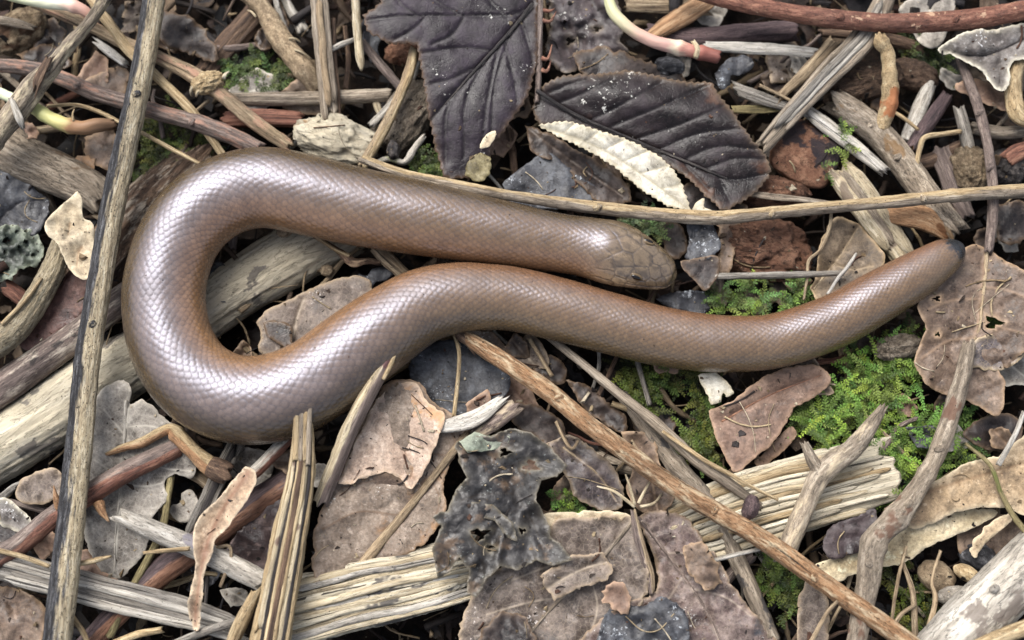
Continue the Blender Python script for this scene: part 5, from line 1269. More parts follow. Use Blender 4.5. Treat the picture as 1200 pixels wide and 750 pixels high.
# bottom centre leaves
o = L('oak_leaf', 'leaf', 'large tan oak leaf right of the striped stem', [(372, 690), (366, 652), (372, 612), (388, 572), (398, 540), (412, 515), (418, 488), (440, 470), (452, 450), (478, 446), (494, 452), (504, 470), (530, 484), (552, 500), (540, 524), (520, 560), (522, 600), (500, 634), (470, 652), (430, 664), (396, 690)], M_OAK,
      veins=[[(545, 512), (510, 556), (470, 606), (423, 662)], [(528, 534), (490, 530), (450, 520), (424, 498)], [(500, 568), (450, 562), (400, 572)], [(470, 604), (420, 600), (378, 620)], [(505, 560), (515, 586), (508, 612)], [(536, 524), (520, 490), (490, 462)]], z0=14, amp=7, wl=55, curl=-3, clen=10, vh=1.8, rag=1.0, spacing=4.5, gy=2)
sub(o, 'midrib', [(548, 508, 20, 9), (510, 556, 21, 8), (470, 606, 20, 10), (424, 662, 20, 12), (414, 676, 16, 8)], W_('tan', fx=.3, fz=.02, contrast=.22), sides=14, flat=.6, groove=.1)
L('curled_flap', '', '', [(424, 562), (440, 556), (456, 555), (468, 560), (484, 574), (476, 578), (456, 578), (436, 572)], M_BROWN, o, z0=26, amp=2, wl=20, spacing=4, zf=lambda x, y: (565 - y) * .35)
L('pale_oak_lobe', '', '', [(398, 566), (412, 530), (426, 500), (440, 470), (462, 452), (486, 450), (500, 470), (520, 486), (512, 520), (484, 572), (468, 558), (450, 554), (434, 558), (416, 566)], leafmat('pale_lobe', ((150, 128, 112), (182, 160, 142), (206, 188, 172)), (140, 110, 88), net=.3, patch=(170, 128, 84), patch_s=.014, patch_t=.58, rough=.6, edge_c=(196, 172, 146), dirt=.2), o,
  veins=[[(482, 560), (470, 510), (462, 462)]], z0=24, amp=4, wl=40, curl=3, clen=6, spacing=4.5, gy=1)
o = L('slate_leaf', 'leaf', 'slate-blue leaf under the slow worm beside the thin upright stem', [(478, 428), (492, 412), (520, 398), (556, 404), (584, 420), (598, 448), (586, 470), (560, 480), (530, 486), (500, 478), (484, 456)], M_SLATE, z0=4, amp=5, wl=36, curl=-6, rag=.8)
L('red_flake', 'leaf scrap', 'reddish leaf flake below the slate-blue leaf', [(546, 474), (560, 462), (572, 456), (574, 470), (566, 484), (552, 486)], M_RUST, z0=16, amp=3, wl=16, spacing=4)
o = L('crumpled_leaf', 'leaf', 'crumpled blue-black leaf with holes in the bottom centre', [(532, 520), (552, 509), (574, 511), (598, 502), (622, 507), (646, 526), (664, 546), (652, 558), (634, 562), (628, 580), (636, 602), (650, 630), (670, 656), (648, 662), (628, 656), (606, 668), (586, 664), (572, 678), (558, 700), (548, 694), (550, 668), (538, 652), (526, 672), (513, 678), (507, 644), (518, 616), (505, 607), (526, 592), (534, 574), (548, 560), (538, 542)], M_CRUMP,
      veins=[[(545, 515), (582, 548), (612, 590), (640, 645)], [(522, 596), (560, 580), (604, 578)], [(584, 550), (620, 540), (650, 545)], [(612, 592), (580, 620), (556, 690)]], z0=38, amp=7, wl=46, curl=3, clen=4, rag=.8, spacing=3.4, holes=[(592, 530, 6), (622, 546, 8), (612, 622, 4), (562, 626, 9), (574, 642, 5)], seed=415, vh=2.0, smooth_out=False, crease=.9, mwr=.15, quilt=2.2, keel=5)
L('torn_lobe', '', '', [(526, 598), (552, 588), (578, 592), (600, 612), (606, 634), (592, 628), (580, 610), (556, 604), (532, 612)], M_CRUMP, o, z0=56, amp=5, wl=22, rag=.7, spacing=3.4, smooth_out=False)
L('torn_lobe', '', '', [(536, 516), (556, 506), (580, 512), (600, 508), (594, 522), (570, 528), (548, 530)], M_LICHEN, o, z0=52, amp=5, wl=20, rag=.7, spacing=3.4, smooth_out=False)
L('grey_flake', 'leaf scrap', 'blue-grey flake at the bottom edge under the wrinkled purplish leaf', [(698, 772), (704, 730), (724, 706), (752, 712), (776, 700), (800, 716), (806, 750), (800, 772)], M_SLATE, z0=44, amp=10, wl=30, rag=1.3)
o = L('big_brown_leaf', 'leaf', 'broad mauve-brown leaf at the bottom edge, right of the crumpled leaf', [(536, 770), (540, 730), (556, 694), (590, 664), (636, 640), (650, 612), (690, 608), (738, 606), (752, 640), (760, 680), (748, 712), (720, 740), (706, 772)], M_MAUVE,
      veins=[[(742, 610), (700, 660), (640, 720), (600, 770)], [(700, 658), (650, 662), (600, 680)], [(660, 700), (620, 706), (570, 720)], [(690, 672), (700, 710), (690, 750)]], z0=20, amp=9, wl=38, curl=3, clen=8, rag=1.2, vh=1.6, spacing=4.5, rib=4, rib_mat=W_('greytan', fx=.3))
o = L('big_brown_leaf', 'leaf', 'wrinkled purplish leaf at the bottom edge under the orange-tan stalk', [(744, 606), (770, 600), (800, 606), (826, 632), (846, 664), (872, 704), (900, 740), (910, 772), (690, 772), (700, 730), (736, 706), (770, 690), (766, 650)], leafmat('plum_brown_leaf', ((74, 62, 60), (110, 94, 90), (148, 132, 124)), (160, 146, 130), net=.25, vein_f=.5, fleck=.15, rough=.5, patch=(80, 84, 90), patch_s=.012, patch_t=.56, edge_c=(150, 130, 106), dirt=.35),
      veins=[[(748, 606), (790, 660), (830, 720), (850, 770)], [(780, 648), (820, 650), (846, 668)], [(810, 690), (850, 700), (880, 722)], [(800, 676), (770, 720), (730, 750)]], z0=24, amp=12, wl=30, curl=-6, rag=1.3, vh=1.6, spacing=4.5, rib=4, rib_mat=W_('mauve', fx=.3))
sub(o, 'leaf_stalk', [(742, 598, 40, 6), (747, 625, 40, 11), (754, 650, 38, 11), (762, 676, 36, 10), (764, 696, 32, 6)], W_('tan', fx=.3, two='mauve'), sides=14, flat=.6)
for a in ((744, 594, 720, 576, 700, 570), (744, 592, 738, 570, 733, 556), (748, 590, 756, 574, 762, 564), (750, 594, 766, 590, 776, 578)):
    sub(o, 'white_vein', [(a[0], a[1], 40, 4), (a[2], a[3], 38, 3.4), (a[4], a[5], 32, 2)], W_('cream', fx=.3), sides=8)
L('grey_flake', 'leaf scrap', 'pale grey flake lying on the broad mauve-brown leaf', [(636, 676), (668, 652), (706, 648), (724, 662), (708, 680), (676, 690), (650, 706)], M_MAUVE, z0=40, amp=6, wl=24, rag=2.3, spacing=4, smooth_out=False, veins=[[(640, 690), (680, 668), (720, 656)]])
L('brown_flake', 'leaf scrap', 'curled tan flake between the two broad leaves at the bottom', [(706, 690), (714, 682), (728, 684), (738, 700), (736, 722), (720, 716), (708, 706)], M_RUST, z0=46, amp=5, wl=14, rag=2.0, spacing=4, smooth_out=False)
L('dark_flake', 'leaf scrap', 'dark torn flake at the bottom edge left of centre', [(556, 772), (566, 738), (590, 716), (616, 726), (628, 748), (612, 772)], M_DARK, z0=40, amp=7, wl=22, rag=2.4, spacing=4, smooth_out=False)
L('brown_flake', 'leaf scrap', 'crumpled brown flake on the wrinkled purplish leaf', [(800, 640), (822, 636), (840, 660), (846, 684), (826, 690), (806, 672)], M_BROWN, z0=46, amp=8, wl=18, rag=2.2, spacing=4, smooth_out=False)
L('dark_leaf', 'leaf', 'bluish black leaf left of the orange-tan stalk', [(640, 520), (668, 512), (700, 530), (722, 556), (730, 590), (712, 600), (690, 590), (672, 580), (660, 552)], leafmat('dusk_leaf', ((42, 38, 42), (70, 62, 64), (104, 94, 92)), (120, 106, 92), rough=.45, edge_c=(150, 132, 108)), veins=[[(660, 524), (700, 556), (724, 590)]], z0=10, amp=9, wl=26, rag=1.2, rib=3)
L('brown_leaf', 'leaf', 'brown curled leaf under the orange-tan stalk near its middle', [(728, 505), (752, 508), (768, 520), (772, 542), (790, 580), (776, 604), (750, 596), (736, 574), (742, 548)], M_BROWN, veins=[[(740, 515), (760, 550), (770, 596)]], z0=8, amp=9, wl=24, curl=5, clen=5, rag=1.2, rib=3)
L('dark_leaf', 'leaf', 'dark shrivelled leaf in the gap left of the slim split stalk', [(664, 446), (690, 452), (712, 470), (732, 488), (730, 506), (706, 494), (684, 476)], M_DARK, z0=-2, amp=12, wl=18, rag=1.6)
L('dark_leaf', 'leaf', 'small dark leaf between the slow worm and the orange-tan stalk', [(620, 416), (646, 418), (662, 434), (656, 450), (630, 438)], M_DARK, z0=-10, amp=8, wl=16, rag=1.4)
L('black_leaf_scrap', 'leaf scrap', 'black leaf scrap under the orange-tan stalk, above the crumpled leaf', [(606, 470), (632, 478), (660, 500), (652, 524), (620, 508), (602, 494)], M_DARK, z0=-2, amp=8, wl=20, rag=1.4)
L('tan_twig_bark', 'bark piece', 'tan bark piece along the top of the broad mauve-brown leaf', [(634, 604), (664, 600), (720, 600), (738, 608), (700, 616), (640, 616)], M_PALE, z0=27, amp=4, wl=18, spacing=4)
# right-hand leaves
o = L('oak_leaf', 'leaf', 'curled brown oak leaf under and right of the tail tip', [(1098, 338), (1112, 316), (1128, 296), (1140, 288), (1156, 292), (1176, 306), (1215, 330), (1215, 400), (1198, 414), (1184, 430), (1170, 432), (1178, 450), (1172, 486), (1150, 476), (1130, 468), (1112, 462), (1090, 454), (1074, 432), (1072, 416), (1080, 396), (1086, 384), (1076, 360), (1082, 350)], M_BROWN,
      veins=[[(1156, 294), (1150, 338), (1145, 384), (1132, 416), (1126, 460)], [(1148, 350), (1116, 352), (1088, 362)], [(1140, 396), (1110, 400), (1080, 420)], [(1150, 336), (1180, 340), (1210, 352)], [(1146, 376), (1174, 384), (1206, 392)]],
      z0=16, amp=8, wl=36, curl=5, clen=8, rag=1.0, vh=2.4, vw=1.7, spacing=4, holes=[(1098, 350, 4), (1099, 392, 3), (1164, 378, 9)], gx=3, rib=5, rib_mat=W_('tan', fx=.3))
L('ragged_lobe', '', '', [(1136, 408), (1150, 394), (1180, 388), (1202, 394), (1204, 406), (1188, 428), (1160, 434), (1140, 430)], leafmat('grey_lobe', ((66, 60, 62), (96, 88, 90), (128, 120, 118)), (170, 150, 118), rough=.5, edge_c=(180, 160, 126)), o, z0=28, amp=5, wl=24, curl=3, spacing=4)
L('brown_leaf', 'leaf', 'reddish brown leaf piece under the slow worm left of bright moss', [(832, 482), (858, 470), (884, 450), (908, 436), (944, 428), (962, 432), (974, 446), (958, 462), (936, 476), (918, 500), (904, 520), (884, 536), (862, 552), (848, 528), (838, 506)], M_RUST, veins=[[(846, 494), (900, 464), (962, 440)]], z0=12, gx=2, amp=4, wl=46, curl=-5, clen=8, rag=.9, spacing=4, rib=2.5, rib_mat=W_('rot', fx=.3))
L('cream_scrap', 'leaf scrap', 'small cream torn scrap just under the slow worm', [(818, 440), (838, 436), (852, 448), (861, 462), (850, 466), (848, 460), (844, 470), (834, 473), (828, 458)], M_WHITE, z0=20, amp=3, wl=16, rag=1.2, spacing=3.5, smooth_out=False)
o = L('frosted_leaf', 'leaf', 'grey frosted leaf with curled edge in the upper right', [(1098, 58), (1118, 44), (1140, 36), (1170, 34), (1220, 28), (1220, 70), (1196, 68), (1184, 74), (1182, 94), (1176, 106), (1166, 104), (1156, 90), (1142, 78), (1122, 68), (1106, 64)], M_FROST, veins=[[(1210, 40), (1170, 60), (1140, 66), (1110, 60)], [(1170, 60), (1174, 100)]], z0=40, amp=6, wl=26, curl=4, clen=6, rag=1.2, vh=-2, spacing=4, rib=3, rib_mat=W_('dark', fx=.3))
L('brown_leaf', 'leaf', 'brown leaf under the frosted leaf', [(1120, 96), (1146, 94), (1170, 106), (1182, 120), (1178, 130), (1150, 118), (1124, 106)], M_RUST, z0=20, amp=6, wl=22)
L('brown_leaf', 'leaf', 'olive-brown curled leaf behind the tail', [(950, 338), (958, 312), (964, 280), (980, 256), (1004, 262), (1022, 280), (1036, 300), (1026, 322), (996, 342), (962, 352)], leafmat('olive_leaf', ((72, 62, 50), (102, 88, 72), (134, 118, 98)), (150, 132, 106), net=.2, vein_f=.6, rough=.6, edge_c=(170, 146, 112), dirt=.4), veins=[[(952, 340), (980, 306), (1006, 266)], [(976, 310), (1000, 316), (1020, 312)]], z0=10, amp=6, wl=34, curl=5, clen=6, rag=1.0, rib=3, rib_mat=W_('tan', fx=.3))
L('pointed_dark_leaf', 'leaf', 'pointed dark leaf touching the slow worm snout', [(797, 306), (812, 304), (838, 300), (844, 312), (838, 328), (826, 340), (816, 330), (802, 318)], M_DARK, z0=26, amp=4, wl=24, curl=3, clen=4, rag=.6, spacing=4)
L('grey_leaf_scrap', 'leaf scrap', 'grey leaf scrap above the pointed dark leaf', [(806, 262), (830, 258), (840, 276), (843, 290), (826, 304), (804, 302), (808, 282)], M_SLATE, z0=22, amp=6, wl=22, curl=3)
L('brown_leaf', 'leaf', 'purplish brown leaf right of the grey scrap behind the head', [(838, 262), (862, 256), (870, 270), (862, 290), (858, 316), (844, 318), (842, 290)], M_BROWN, z0=12, amp=8, wl=20, rag=1.2)
L('blue_black_leaf', 'leaf', 'blue-black flat flake under the slow worm snout', [(768, 350), (790, 344), (822, 342), (834, 352), (824, 366), (790, 362)], M_SLATE, z0=-4, amp=6, wl=20, rag=1.2)
L('dark_leaf', 'leaf', 'black leaf in the gap above the slow worm head', [(766, 262), (796, 262), (804, 290), (790, 304), (776, 286)], M_DARK, z0=-4, amp=8, wl=20)
L('dark_leaf', 'leaf', 'dark leaf scrap on the level stalk at the far right', [(1166, 240), (1196, 236), (1214, 260), (1196, 286), (1170, 280)], M_DARK, z0=0, amp=8, wl=20)
o = L('bark_sheet', 'bark piece', 'large beige bark sheet in front of the bright moss at lower right', [(1036, 596), (1064, 580), (1100, 562), (1130, 544), (1168, 534), (1215, 510), (1215, 600), (1180, 596), (1150, 594), (1120, 600), (1090, 614), (1070, 618), (1056, 606)], M_BARK, veins=[[(1040, 594), (1120, 566), (1210, 540)]], z0=30, amp=6, wl=50, curl=-8, clen=12, rag=.9, spacing=5, gy=-3)
L('inner_bark', '', '', [(950, 664), (984, 652), (1016, 646), (1056, 622), (1090, 610), (1130, 596), (1166, 598), (1164, 606), (1130, 622), (1090, 640), (1060, 658), (1030, 664), (1000, 672), (976, 682)], M_BARKP, o, z0=16, amp=5, wl=40, rag=1.0, spacing=5)
L('bark_chip', 'bark piece', 'small curled tan bark chip below the bark sheet at the right', [(1137, 640), (1146, 626), (1162, 612), (1184, 600), (1190, 604), (1176, 618), (1156, 636), (1142, 654)], M_BARK, z0=28, amp=3, wl=20, curl=-4, spacing=4)
L('dark_leaf', 'leaf', 'purplish black leaf between decayed stem and crooked twig', [(964, 640), (972, 620), (988, 610), (1010, 602), (1024, 596), (1026, 616), (1020, 640), (996, 652), (972, 654)], leafmat('plum_scrap', ((44, 36, 38), (72, 62, 64), (100, 90, 90)), (56, 46, 46), rough=.5), z0=24, amp=6, wl=24, curl=4)
L('brown_leaf', 'leaf', 'shadowed brown leaf below the bark sheet', [(1120, 620), (1150, 606), (1190, 606), (1196, 630), (1160, 656), (1128, 650)], M_BROWN, z0=-4, amp=8, wl=22)
L('grey_leaf', 'leaf', 'grey leaf scrap at the bottom edge left of the crooked twig', [(935, 700), (950, 676), (966, 690), (972, 730), (966, 770), (940, 770)], M_MAUVE, z0=10, amp=7, wl=24)
L('black_leaf_scrap', 'leaf scrap', 'black leaf scrap at the right edge below the oak leaf', [(1128, 506), (1150, 490), (1184, 486), (1198, 506), (1180, 528), (1146, 524)], M_DARK, z0=-2, amp=8, wl=20)
L('dark_leaf', 'leaf', 'dark red leaf scrap between reddish leaf and decayed stem', [(884, 542), (906, 520), (926, 500), (932, 512), (910, 536), (892, 548)], M_RUST, z0=2, amp=4, wl=20)

# ================================================================== moss
def moss(label, poly, n, z, col, height=14, length=(14, 30), seed=1):
    """feathery shoots: an arching stem with paired side branches, each set with tiny leaves"""
    r2 = np.random.default_rng(seed)
    poly = np.asarray(poly, float)
    lo, hi = poly.min(0), poly.max(0)
    V, Cc = [], []
    base = np.asarray(lin(col)[:3])
    pts = r2.uniform(lo, hi, (n * 8, 2))
    pts = pts[inside(poly, pts)]
    cl = fbm(np.stack([pts[:, 0] / 26, pts[:, 1] / 26, np.full(len(pts), seed * 1.0)], 1), 2, seed)
    pts = pts[cl > -.12][:n]
    for p in pts:
        w, _ = P(p[0], p[1], z + r2.uniform(-14, 4))
        a, ln = r2.uniform(0, 6.28), r2.uniform(*length)
        up, bend = r2.uniform(.1, .95), r2.uniform(-.9, .9)
        m = max(4, int(ln / 3.2))
        t = np.linspace(.08, 1, m)
        an = a + bend * t
        C = w + np.stack([np.cumsum(np.cos(an)) * ln / m, np.cumsum(np.sin(an)) * ln / m, height * up * np.sin(t * 2.4)], 1)
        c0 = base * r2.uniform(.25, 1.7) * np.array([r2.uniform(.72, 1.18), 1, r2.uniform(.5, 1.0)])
        axes = [(C[:-1], C[1:], t[:-1])]
        for sg in (1, -1):
            bl = (7.5 * (1 - .75 * t)) * r2.uniform(.6, 1.1, m)
            ba = an + sg * r2.uniform(.7, 1.1, m)
            e = C + np.stack([np.cos(ba) * bl, np.sin(ba) * bl, r2.uniform(-1.5, 2.2, m)], 1)
            mid = (C + e) / 2 + [0, 0, .5]
            axes += [(C, mid, t), (mid, e, np.minimum(1, t + .25))]
        A = np.vstack([x[0] for x in axes]); B = np.vstack([x[1] for x in axes]); tt = np.concatenate([x[2] for x in axes])
        d = B - A
        L_ = np.linalg.norm(d, axis=1)[:, None] + 1e-6
        d = d / L_
        s_ = np.cross(d, [0, 0, 1.0]) + 1e-6
        s_ /= np.linalg.norm(s_, axis=1)[:, None]
        k = len(A)
        for f0 in (.25, .75):
            o_ = A + (B - A) * f0
            for sg in (1, -1):
                sz = np.minimum(2.6, .9 + .5 * L_) * r2.uniform(.6, 1.15, (k, 1))
                tipv = o_ + (s_ * sg + d * .9 + np.stack([0 * tt, 0 * tt, r2.uniform(-.2, .7, k)], 1)) * sz * .75
                tri = np.stack([o_ - d * .55, o_ + d * .55, tipv], 1)
                if sg < 0:
                    tri = tri[:, [1, 0, 2]]
                V.append(tri.reshape(-1, 3))
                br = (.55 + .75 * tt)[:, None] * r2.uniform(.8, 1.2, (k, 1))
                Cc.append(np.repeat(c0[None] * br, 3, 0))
    V, Cc = np.vstack(V), np.vstack(Cc)
    F = np.arange(len(V)).reshape(-1, 3).tolist()
    tag(link('moss', Geo().add(V, F, col=Cc, lf=V), M_MOSS, smooth_shade=False), label, 'moss', kind='stuff')


M_MOSS = NT('moss_leaf', .55, .3)
M_MOSS.b.inputs['Subsurface Weight'].default_value = 0.0
M_MOSS = M_MOSS.done(M_MOSS.attr('col', 'Color'))
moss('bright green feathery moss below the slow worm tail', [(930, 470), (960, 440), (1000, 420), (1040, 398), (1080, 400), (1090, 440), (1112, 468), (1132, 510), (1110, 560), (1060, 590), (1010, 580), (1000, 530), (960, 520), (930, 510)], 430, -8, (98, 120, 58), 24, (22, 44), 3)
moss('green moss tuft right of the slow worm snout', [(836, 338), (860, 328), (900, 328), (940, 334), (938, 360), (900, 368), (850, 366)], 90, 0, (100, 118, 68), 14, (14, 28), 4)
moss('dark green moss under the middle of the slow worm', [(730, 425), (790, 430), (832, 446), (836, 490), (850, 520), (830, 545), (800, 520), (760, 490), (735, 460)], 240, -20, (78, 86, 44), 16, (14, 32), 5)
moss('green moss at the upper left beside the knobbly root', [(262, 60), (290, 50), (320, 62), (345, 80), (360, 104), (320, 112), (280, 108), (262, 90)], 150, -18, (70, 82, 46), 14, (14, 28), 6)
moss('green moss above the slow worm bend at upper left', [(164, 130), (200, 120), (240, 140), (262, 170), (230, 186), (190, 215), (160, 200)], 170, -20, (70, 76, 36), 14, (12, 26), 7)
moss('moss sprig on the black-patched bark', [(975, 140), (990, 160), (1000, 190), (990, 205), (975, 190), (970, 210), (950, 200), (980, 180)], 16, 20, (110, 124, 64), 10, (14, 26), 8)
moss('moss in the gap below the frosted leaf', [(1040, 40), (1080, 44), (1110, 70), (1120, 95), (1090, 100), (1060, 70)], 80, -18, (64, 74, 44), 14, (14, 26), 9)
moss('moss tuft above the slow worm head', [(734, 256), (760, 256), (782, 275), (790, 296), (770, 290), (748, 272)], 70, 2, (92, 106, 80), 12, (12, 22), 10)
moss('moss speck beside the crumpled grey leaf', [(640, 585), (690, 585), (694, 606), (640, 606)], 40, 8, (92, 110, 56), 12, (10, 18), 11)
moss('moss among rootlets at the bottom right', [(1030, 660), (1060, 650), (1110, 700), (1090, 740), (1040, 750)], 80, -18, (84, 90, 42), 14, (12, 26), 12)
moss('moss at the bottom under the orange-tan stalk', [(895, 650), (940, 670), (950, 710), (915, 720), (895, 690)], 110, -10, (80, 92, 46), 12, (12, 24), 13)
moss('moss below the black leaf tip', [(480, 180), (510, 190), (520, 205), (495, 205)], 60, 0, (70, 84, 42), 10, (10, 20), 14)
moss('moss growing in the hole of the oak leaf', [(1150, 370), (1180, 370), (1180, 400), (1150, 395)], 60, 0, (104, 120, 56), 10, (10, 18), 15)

# ================================================================== smaller twigs and leaf pieces showing between the larger ones
def fillers():
    r2 = np.random.default_rng(19)
    hand = [(o, np.array(o['_o'])) for o in bpy.data.objects if o.parent is None and 'label' in o and o.get('kind') is None and not o.name.startswith('slow_worm')]
    stop = {'with', 'under', 'at', 'in', 'of', 'running', 'crossing', 'hidden', 'slanting', 'passing', 'lying', 'between', 'along', 'behind', 'beside', 'hanging', 'leaning', 'above', 'below', 'right', 'left', 'near', 'on', 'across', 'across', 'curving', 'standing', 'tucked', 'poking', 'squeezed', 'from', 'through', 'growing', 'ending', 'by', 'against', 'touching', 'sticking', 'dropping', 'showing', 'just', 'over', 'striped', 'bent', 'among', 'connecting', 'half', 'running'}
    used = set()

    def short(o):
        out = []
        for w in o['label'].replace(',', ' ,').split():
            if (w.lower() in stop and len(out) > 1) or w == ',':
                break
            out.append(w)
        return ' '.join(out[:5])

    def label(v, adj, kind):
        c = v.mean(0)
        order = sorted(hand, key=lambda h: np.linalg.norm(h[1][:2] - c[:2]))
        for h, oc in order[:12]:
            d = c[:2] - oc[:2]
            w = ('right of' if d[0] > 0 else 'left of') if abs(d[0]) > abs(d[1]) else ('above' if d[1] > 0 else 'below')
            for extra in ('half buried', 'partly covered', 'lying low'):
                s_ = f'{adj} {kind} {extra} {w} the {short(h)}'
                if s_ not in used and 4 <= len(s_.split()) <= 16:
                    used.add(s_)
                    return s_
        return None

    wm = [(W_('tan', fx=.3), 'tan'), (W_('brown', fx=.3), 'brown'), (W_('mauve', fx=.3), 'mauve'), (W_('greytan', fx=.3), 'grey-tan'), (W_('straw', fx=.3), 'straw-coloured'), (W_('dark', fx=.3), 'blackish'), (W_('palegrey', fx=.3), 'pale grey'), (W_('redbrown', fx=.3), 'red-brown')]
    lm = [(M_BROWN, 'brown'), (M_MAUVE, 'mauve'), (M_DARK, 'dark'), (M_OAK, 'tan'), (M_RUST, 'reddish'), (M_GREY, 'grey'), (M_SLATE, 'slate'), (M_DARK, 'blackish')]
    made = []
    for k in range(270):
        x, y = r2.uniform(5, 1195), r2.uniform(5, 745)
        z = r2.uniform(-36, -2)
        if k % 2:
            ln, w = r2.uniform(40, 150), r2.choice([4, 5, 7, 9, 13])
            a, b = r2.uniform(0, 6.28), r2.normal(0, .05)
            mat, adj = wm[r2.integers(len(wm))]
            pts = [(x + math.cos(a) * ln * t - math.sin(a) * b * ln * (1 - 4 * t * t) + r2.normal(0, 1.2), y + math.sin(a) * ln * t + math.cos(a) * b * ln * (1 - 4 * t * t) + r2.normal(0, 1.2), z + r2.uniform(-7, 7), w * (1.1 - .4 * (t + .5))) for t in (-.5, -.2, .1, .3, .5)]
            g = Geo()
            tube(g, pts, sides=14, groove=.1, lump=.1, jag=(.9, .9), wob=.3, seed=int(3000 + k))
            o = link('thin_twig' if w < 8 else 'small_stick', g, mat)
            made.append((o, g, ('slim ' if w < 8 else 'short ') + adj, 'twig' if w < 8 else 'stick'))
        else:
            s_ = r2.uniform(16, 38)
            m = r2.integers(6, 10)
            a = np.sort(r2.uniform(0, 6.28, m)) * .5 + np.linspace(0, 6.28, m, endpoint=False) * .5 + r2.uniform(0, 3)
            el, c = r2.uniform(.5, .9), r2.uniform(0, 6.28)
            rr = s_ * r2.uniform(.65, 1.15, m)
            q = np.stack([np.cos(a) * rr, np.sin(a) * rr * el], 1)
            q = np.stack([x + q[:, 0] * math.cos(c) - q[:, 1] * math.sin(c), y + q[:, 0] * math.sin(c) + q[:, 1] * math.cos(c)], 1)
            mat, adj = lm[r2.integers(len(lm))]
            g = Geo()
            leaf(g, q, veins=[[(x - math.cos(c) * s_, y - math.sin(c) * s_), (x, y), (x + math.cos(c) * s_, y + math.sin(c) * s_)]], z0=z, gx=r2.normal(0, 22), gy=r2.normal(0, 22), amp=r2.uniform(5, 12), wl=r2.uniform(18, 34), curl=r2.uniform(-5, 5), clen=6, rag=1.0, spacing=4.5, seed=int(4000 + k), smooth_out=bool(r2.random() < .4))
            o = link('leaf_piece', g, mat)
            made.append((o, g, ('small ' if s_ < 26 else 'torn ') + adj, 'leaf piece'))
    # keep only those the camera really sees
    bpy.context.view_layer.update()
    dg = bpy.context.evaluated_depsgraph_get()
    org = Vector(cam.location)
    for o, g, adj, kind in made:
        v = np.vstack(g.v)
        pick = v[r2.choice(len(v), min(60, len(v)), replace=False)]
        seen = 0
        for q in pick:
            d = Vector(q * S) - org
            ok, loc, _n, _i, ob, _m = scene.ray_cast(dg, org, d.normalized())
            if ok and ob.name == o.name:
                seen += 1
        lab = label(v, adj, kind) if seen >= 6 else None
        if lab is None:
            me = o.data
            bpy.data.objects.remove(o)
            bpy.data.meshes.remove(me)
        else:
            tag(o, lab, 'twig' if kind == 'twig' else 'stick' if kind == 'stick' else 'leaf scrap', 'small pieces half buried in the litter')


fillers()

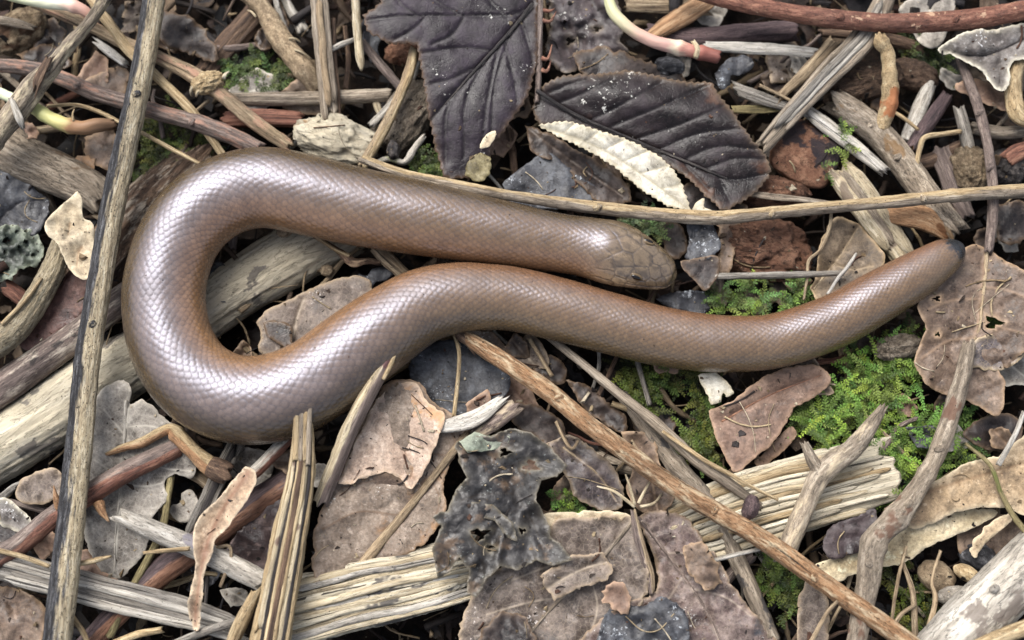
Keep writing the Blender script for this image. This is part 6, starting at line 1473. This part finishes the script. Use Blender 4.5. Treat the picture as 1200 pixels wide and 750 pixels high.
# ------------------------------------------------------------------ fine debris fallen on top of everything but the animal
def debris():
    bpy.context.view_layer.update()
    dg = bpy.context.evaluated_depsgraph_get()
    r2 = np.random.default_rng(77)
    g, h = Geo(), Geo()
    cols = [(40, 32, 27), (70, 56, 46), (110, 90, 70), (150, 128, 98), (190, 170, 136), (58, 50, 48), (92, 62, 46), (204, 190, 164)]

    on_worm = [False]

    def drop(x, y):
        ok, loc, nrm, _i, ob, _m = scene.ray_cast(dg, Vector((x * S, y * S, .05)), Vector((0, 0, -1)))
        if not ok or ob.name.startswith(('eye', 'moss')) or nrm.z < .35 or (ob.name == 'slow_worm' and (len(h.v) or r2.random() < .93)):
            return None
        if ob.name.startswith(('black_leaf', 'folded', 'pink_sh', 'pale_shoot')) and r2.random() < .8:
            return None
        on_worm[0] = ob.name == 'slow_worm'
        return loc.z / S, nrm
    for k in range(5200):
        x, y = r2.uniform(-640, 640), r2.uniform(-420, 420)
        q = drop(x, y)
        if q is None:
            continue
        z, nr = q
        s_ = r2.choice([1.0, 1.4, 2.0, 3.0, 4.5, 7.0], p=[.3, .28, .2, .12, .07, .03]) * r2.uniform(.7, 1.3)
        if z > 20 and r2.random() < .5:
            s_ = min(s_, 1.6)
        if on_worm[0]:
            s_ = min(s_, 1.3)
        m = 6
        a = np.sort(r2.uniform(0, 6.28, m))
        el = r2.uniform(.3, 1)
        c = r2.uniform(0, 6.28)
        p = np.stack([np.cos(a) * s_, np.sin(a) * s_ * el], 1)
        p = np.stack([p[:, 0] * math.cos(c) - p[:, 1] * math.sin(c), p[:, 0] * math.sin(c) + p[:, 1] * math.cos(c)], 1)
        tl = -(nr.x * p[:, 0] + nr.y * p[:, 1]) / nr.z
        lo_ = np.stack([x + p[:, 0], y + p[:, 1], z - .4 + tl], 1)
        hi_ = np.stack([x + p[:, 0] * .7, y + p[:, 1] * .7, z + s_ * r2.uniform(.15, .5) + tl + r2.uniform(-.1, .1, m) * s_], 1)
        f = [tuple(range(m, 2 * m))] + [(i, (i + 1) % m, m + (i + 1) % m, m + i) for i in range(m)]
        cc = np.asarray(lin(cols[r2.integers(len(cols))])[:3]) * r2.uniform(.6, 1.1)
        v = np.vstack([lo_, hi_])
        g.add(v, f, lf=v, col=np.repeat(cc[None], 2 * m, 0))
    for k in range(700):
        x, y = r2.uniform(-630, 630), r2.uniform(-410, 410)
        a, ln = r2.uniform(0, 6.28), r2.uniform(8, 60)
        b = r2.normal(0, .16)
        pts = []
        for t in (-.5, -.17, .17, .5):
            px, py = x + math.cos(a) * ln * t - math.sin(a) * b * ln * (1 - 4 * t * t), y + math.sin(a) * ln * t + math.cos(a) * b * ln * (1 - 4 * t * t)
            q = drop(px, py)
            if q is None:
                pts = None
                break
            pts.append([px, py, q[0] + 1.0, 0])
        if pts is None or max(p[2] for p in pts) - min(p[2] for p in pts) > 18:
            continue
        w = r2.choice([.4, .5, .7, 1.1])
        for p in pts:
            p[3] = w
        cc = np.asarray(lin(cols[r2.integers(3, len(cols))])[:3]) * r2.uniform(.7, 1.1)
        strand(h, pts, cc, k, 5, 3.5)
    tag(link('soil_crumbs', g, M_BITS, origin=np.zeros(3), smooth_shade=False), 'tiny soil and leaf crumbs scattered over the litter', 'soil crumbs', kind='stuff')
    tag(link('loose_hairs', h, M_FIBRE, origin=np.zeros(3)), 'fine loose hairs and root threads scattered over the litter', 'root threads', kind='stuff')


debris()

# ------------------------------------------------------------------ tidy up
for o in bpy.data.objects:
    if '_o' in o:
        del o['_o']
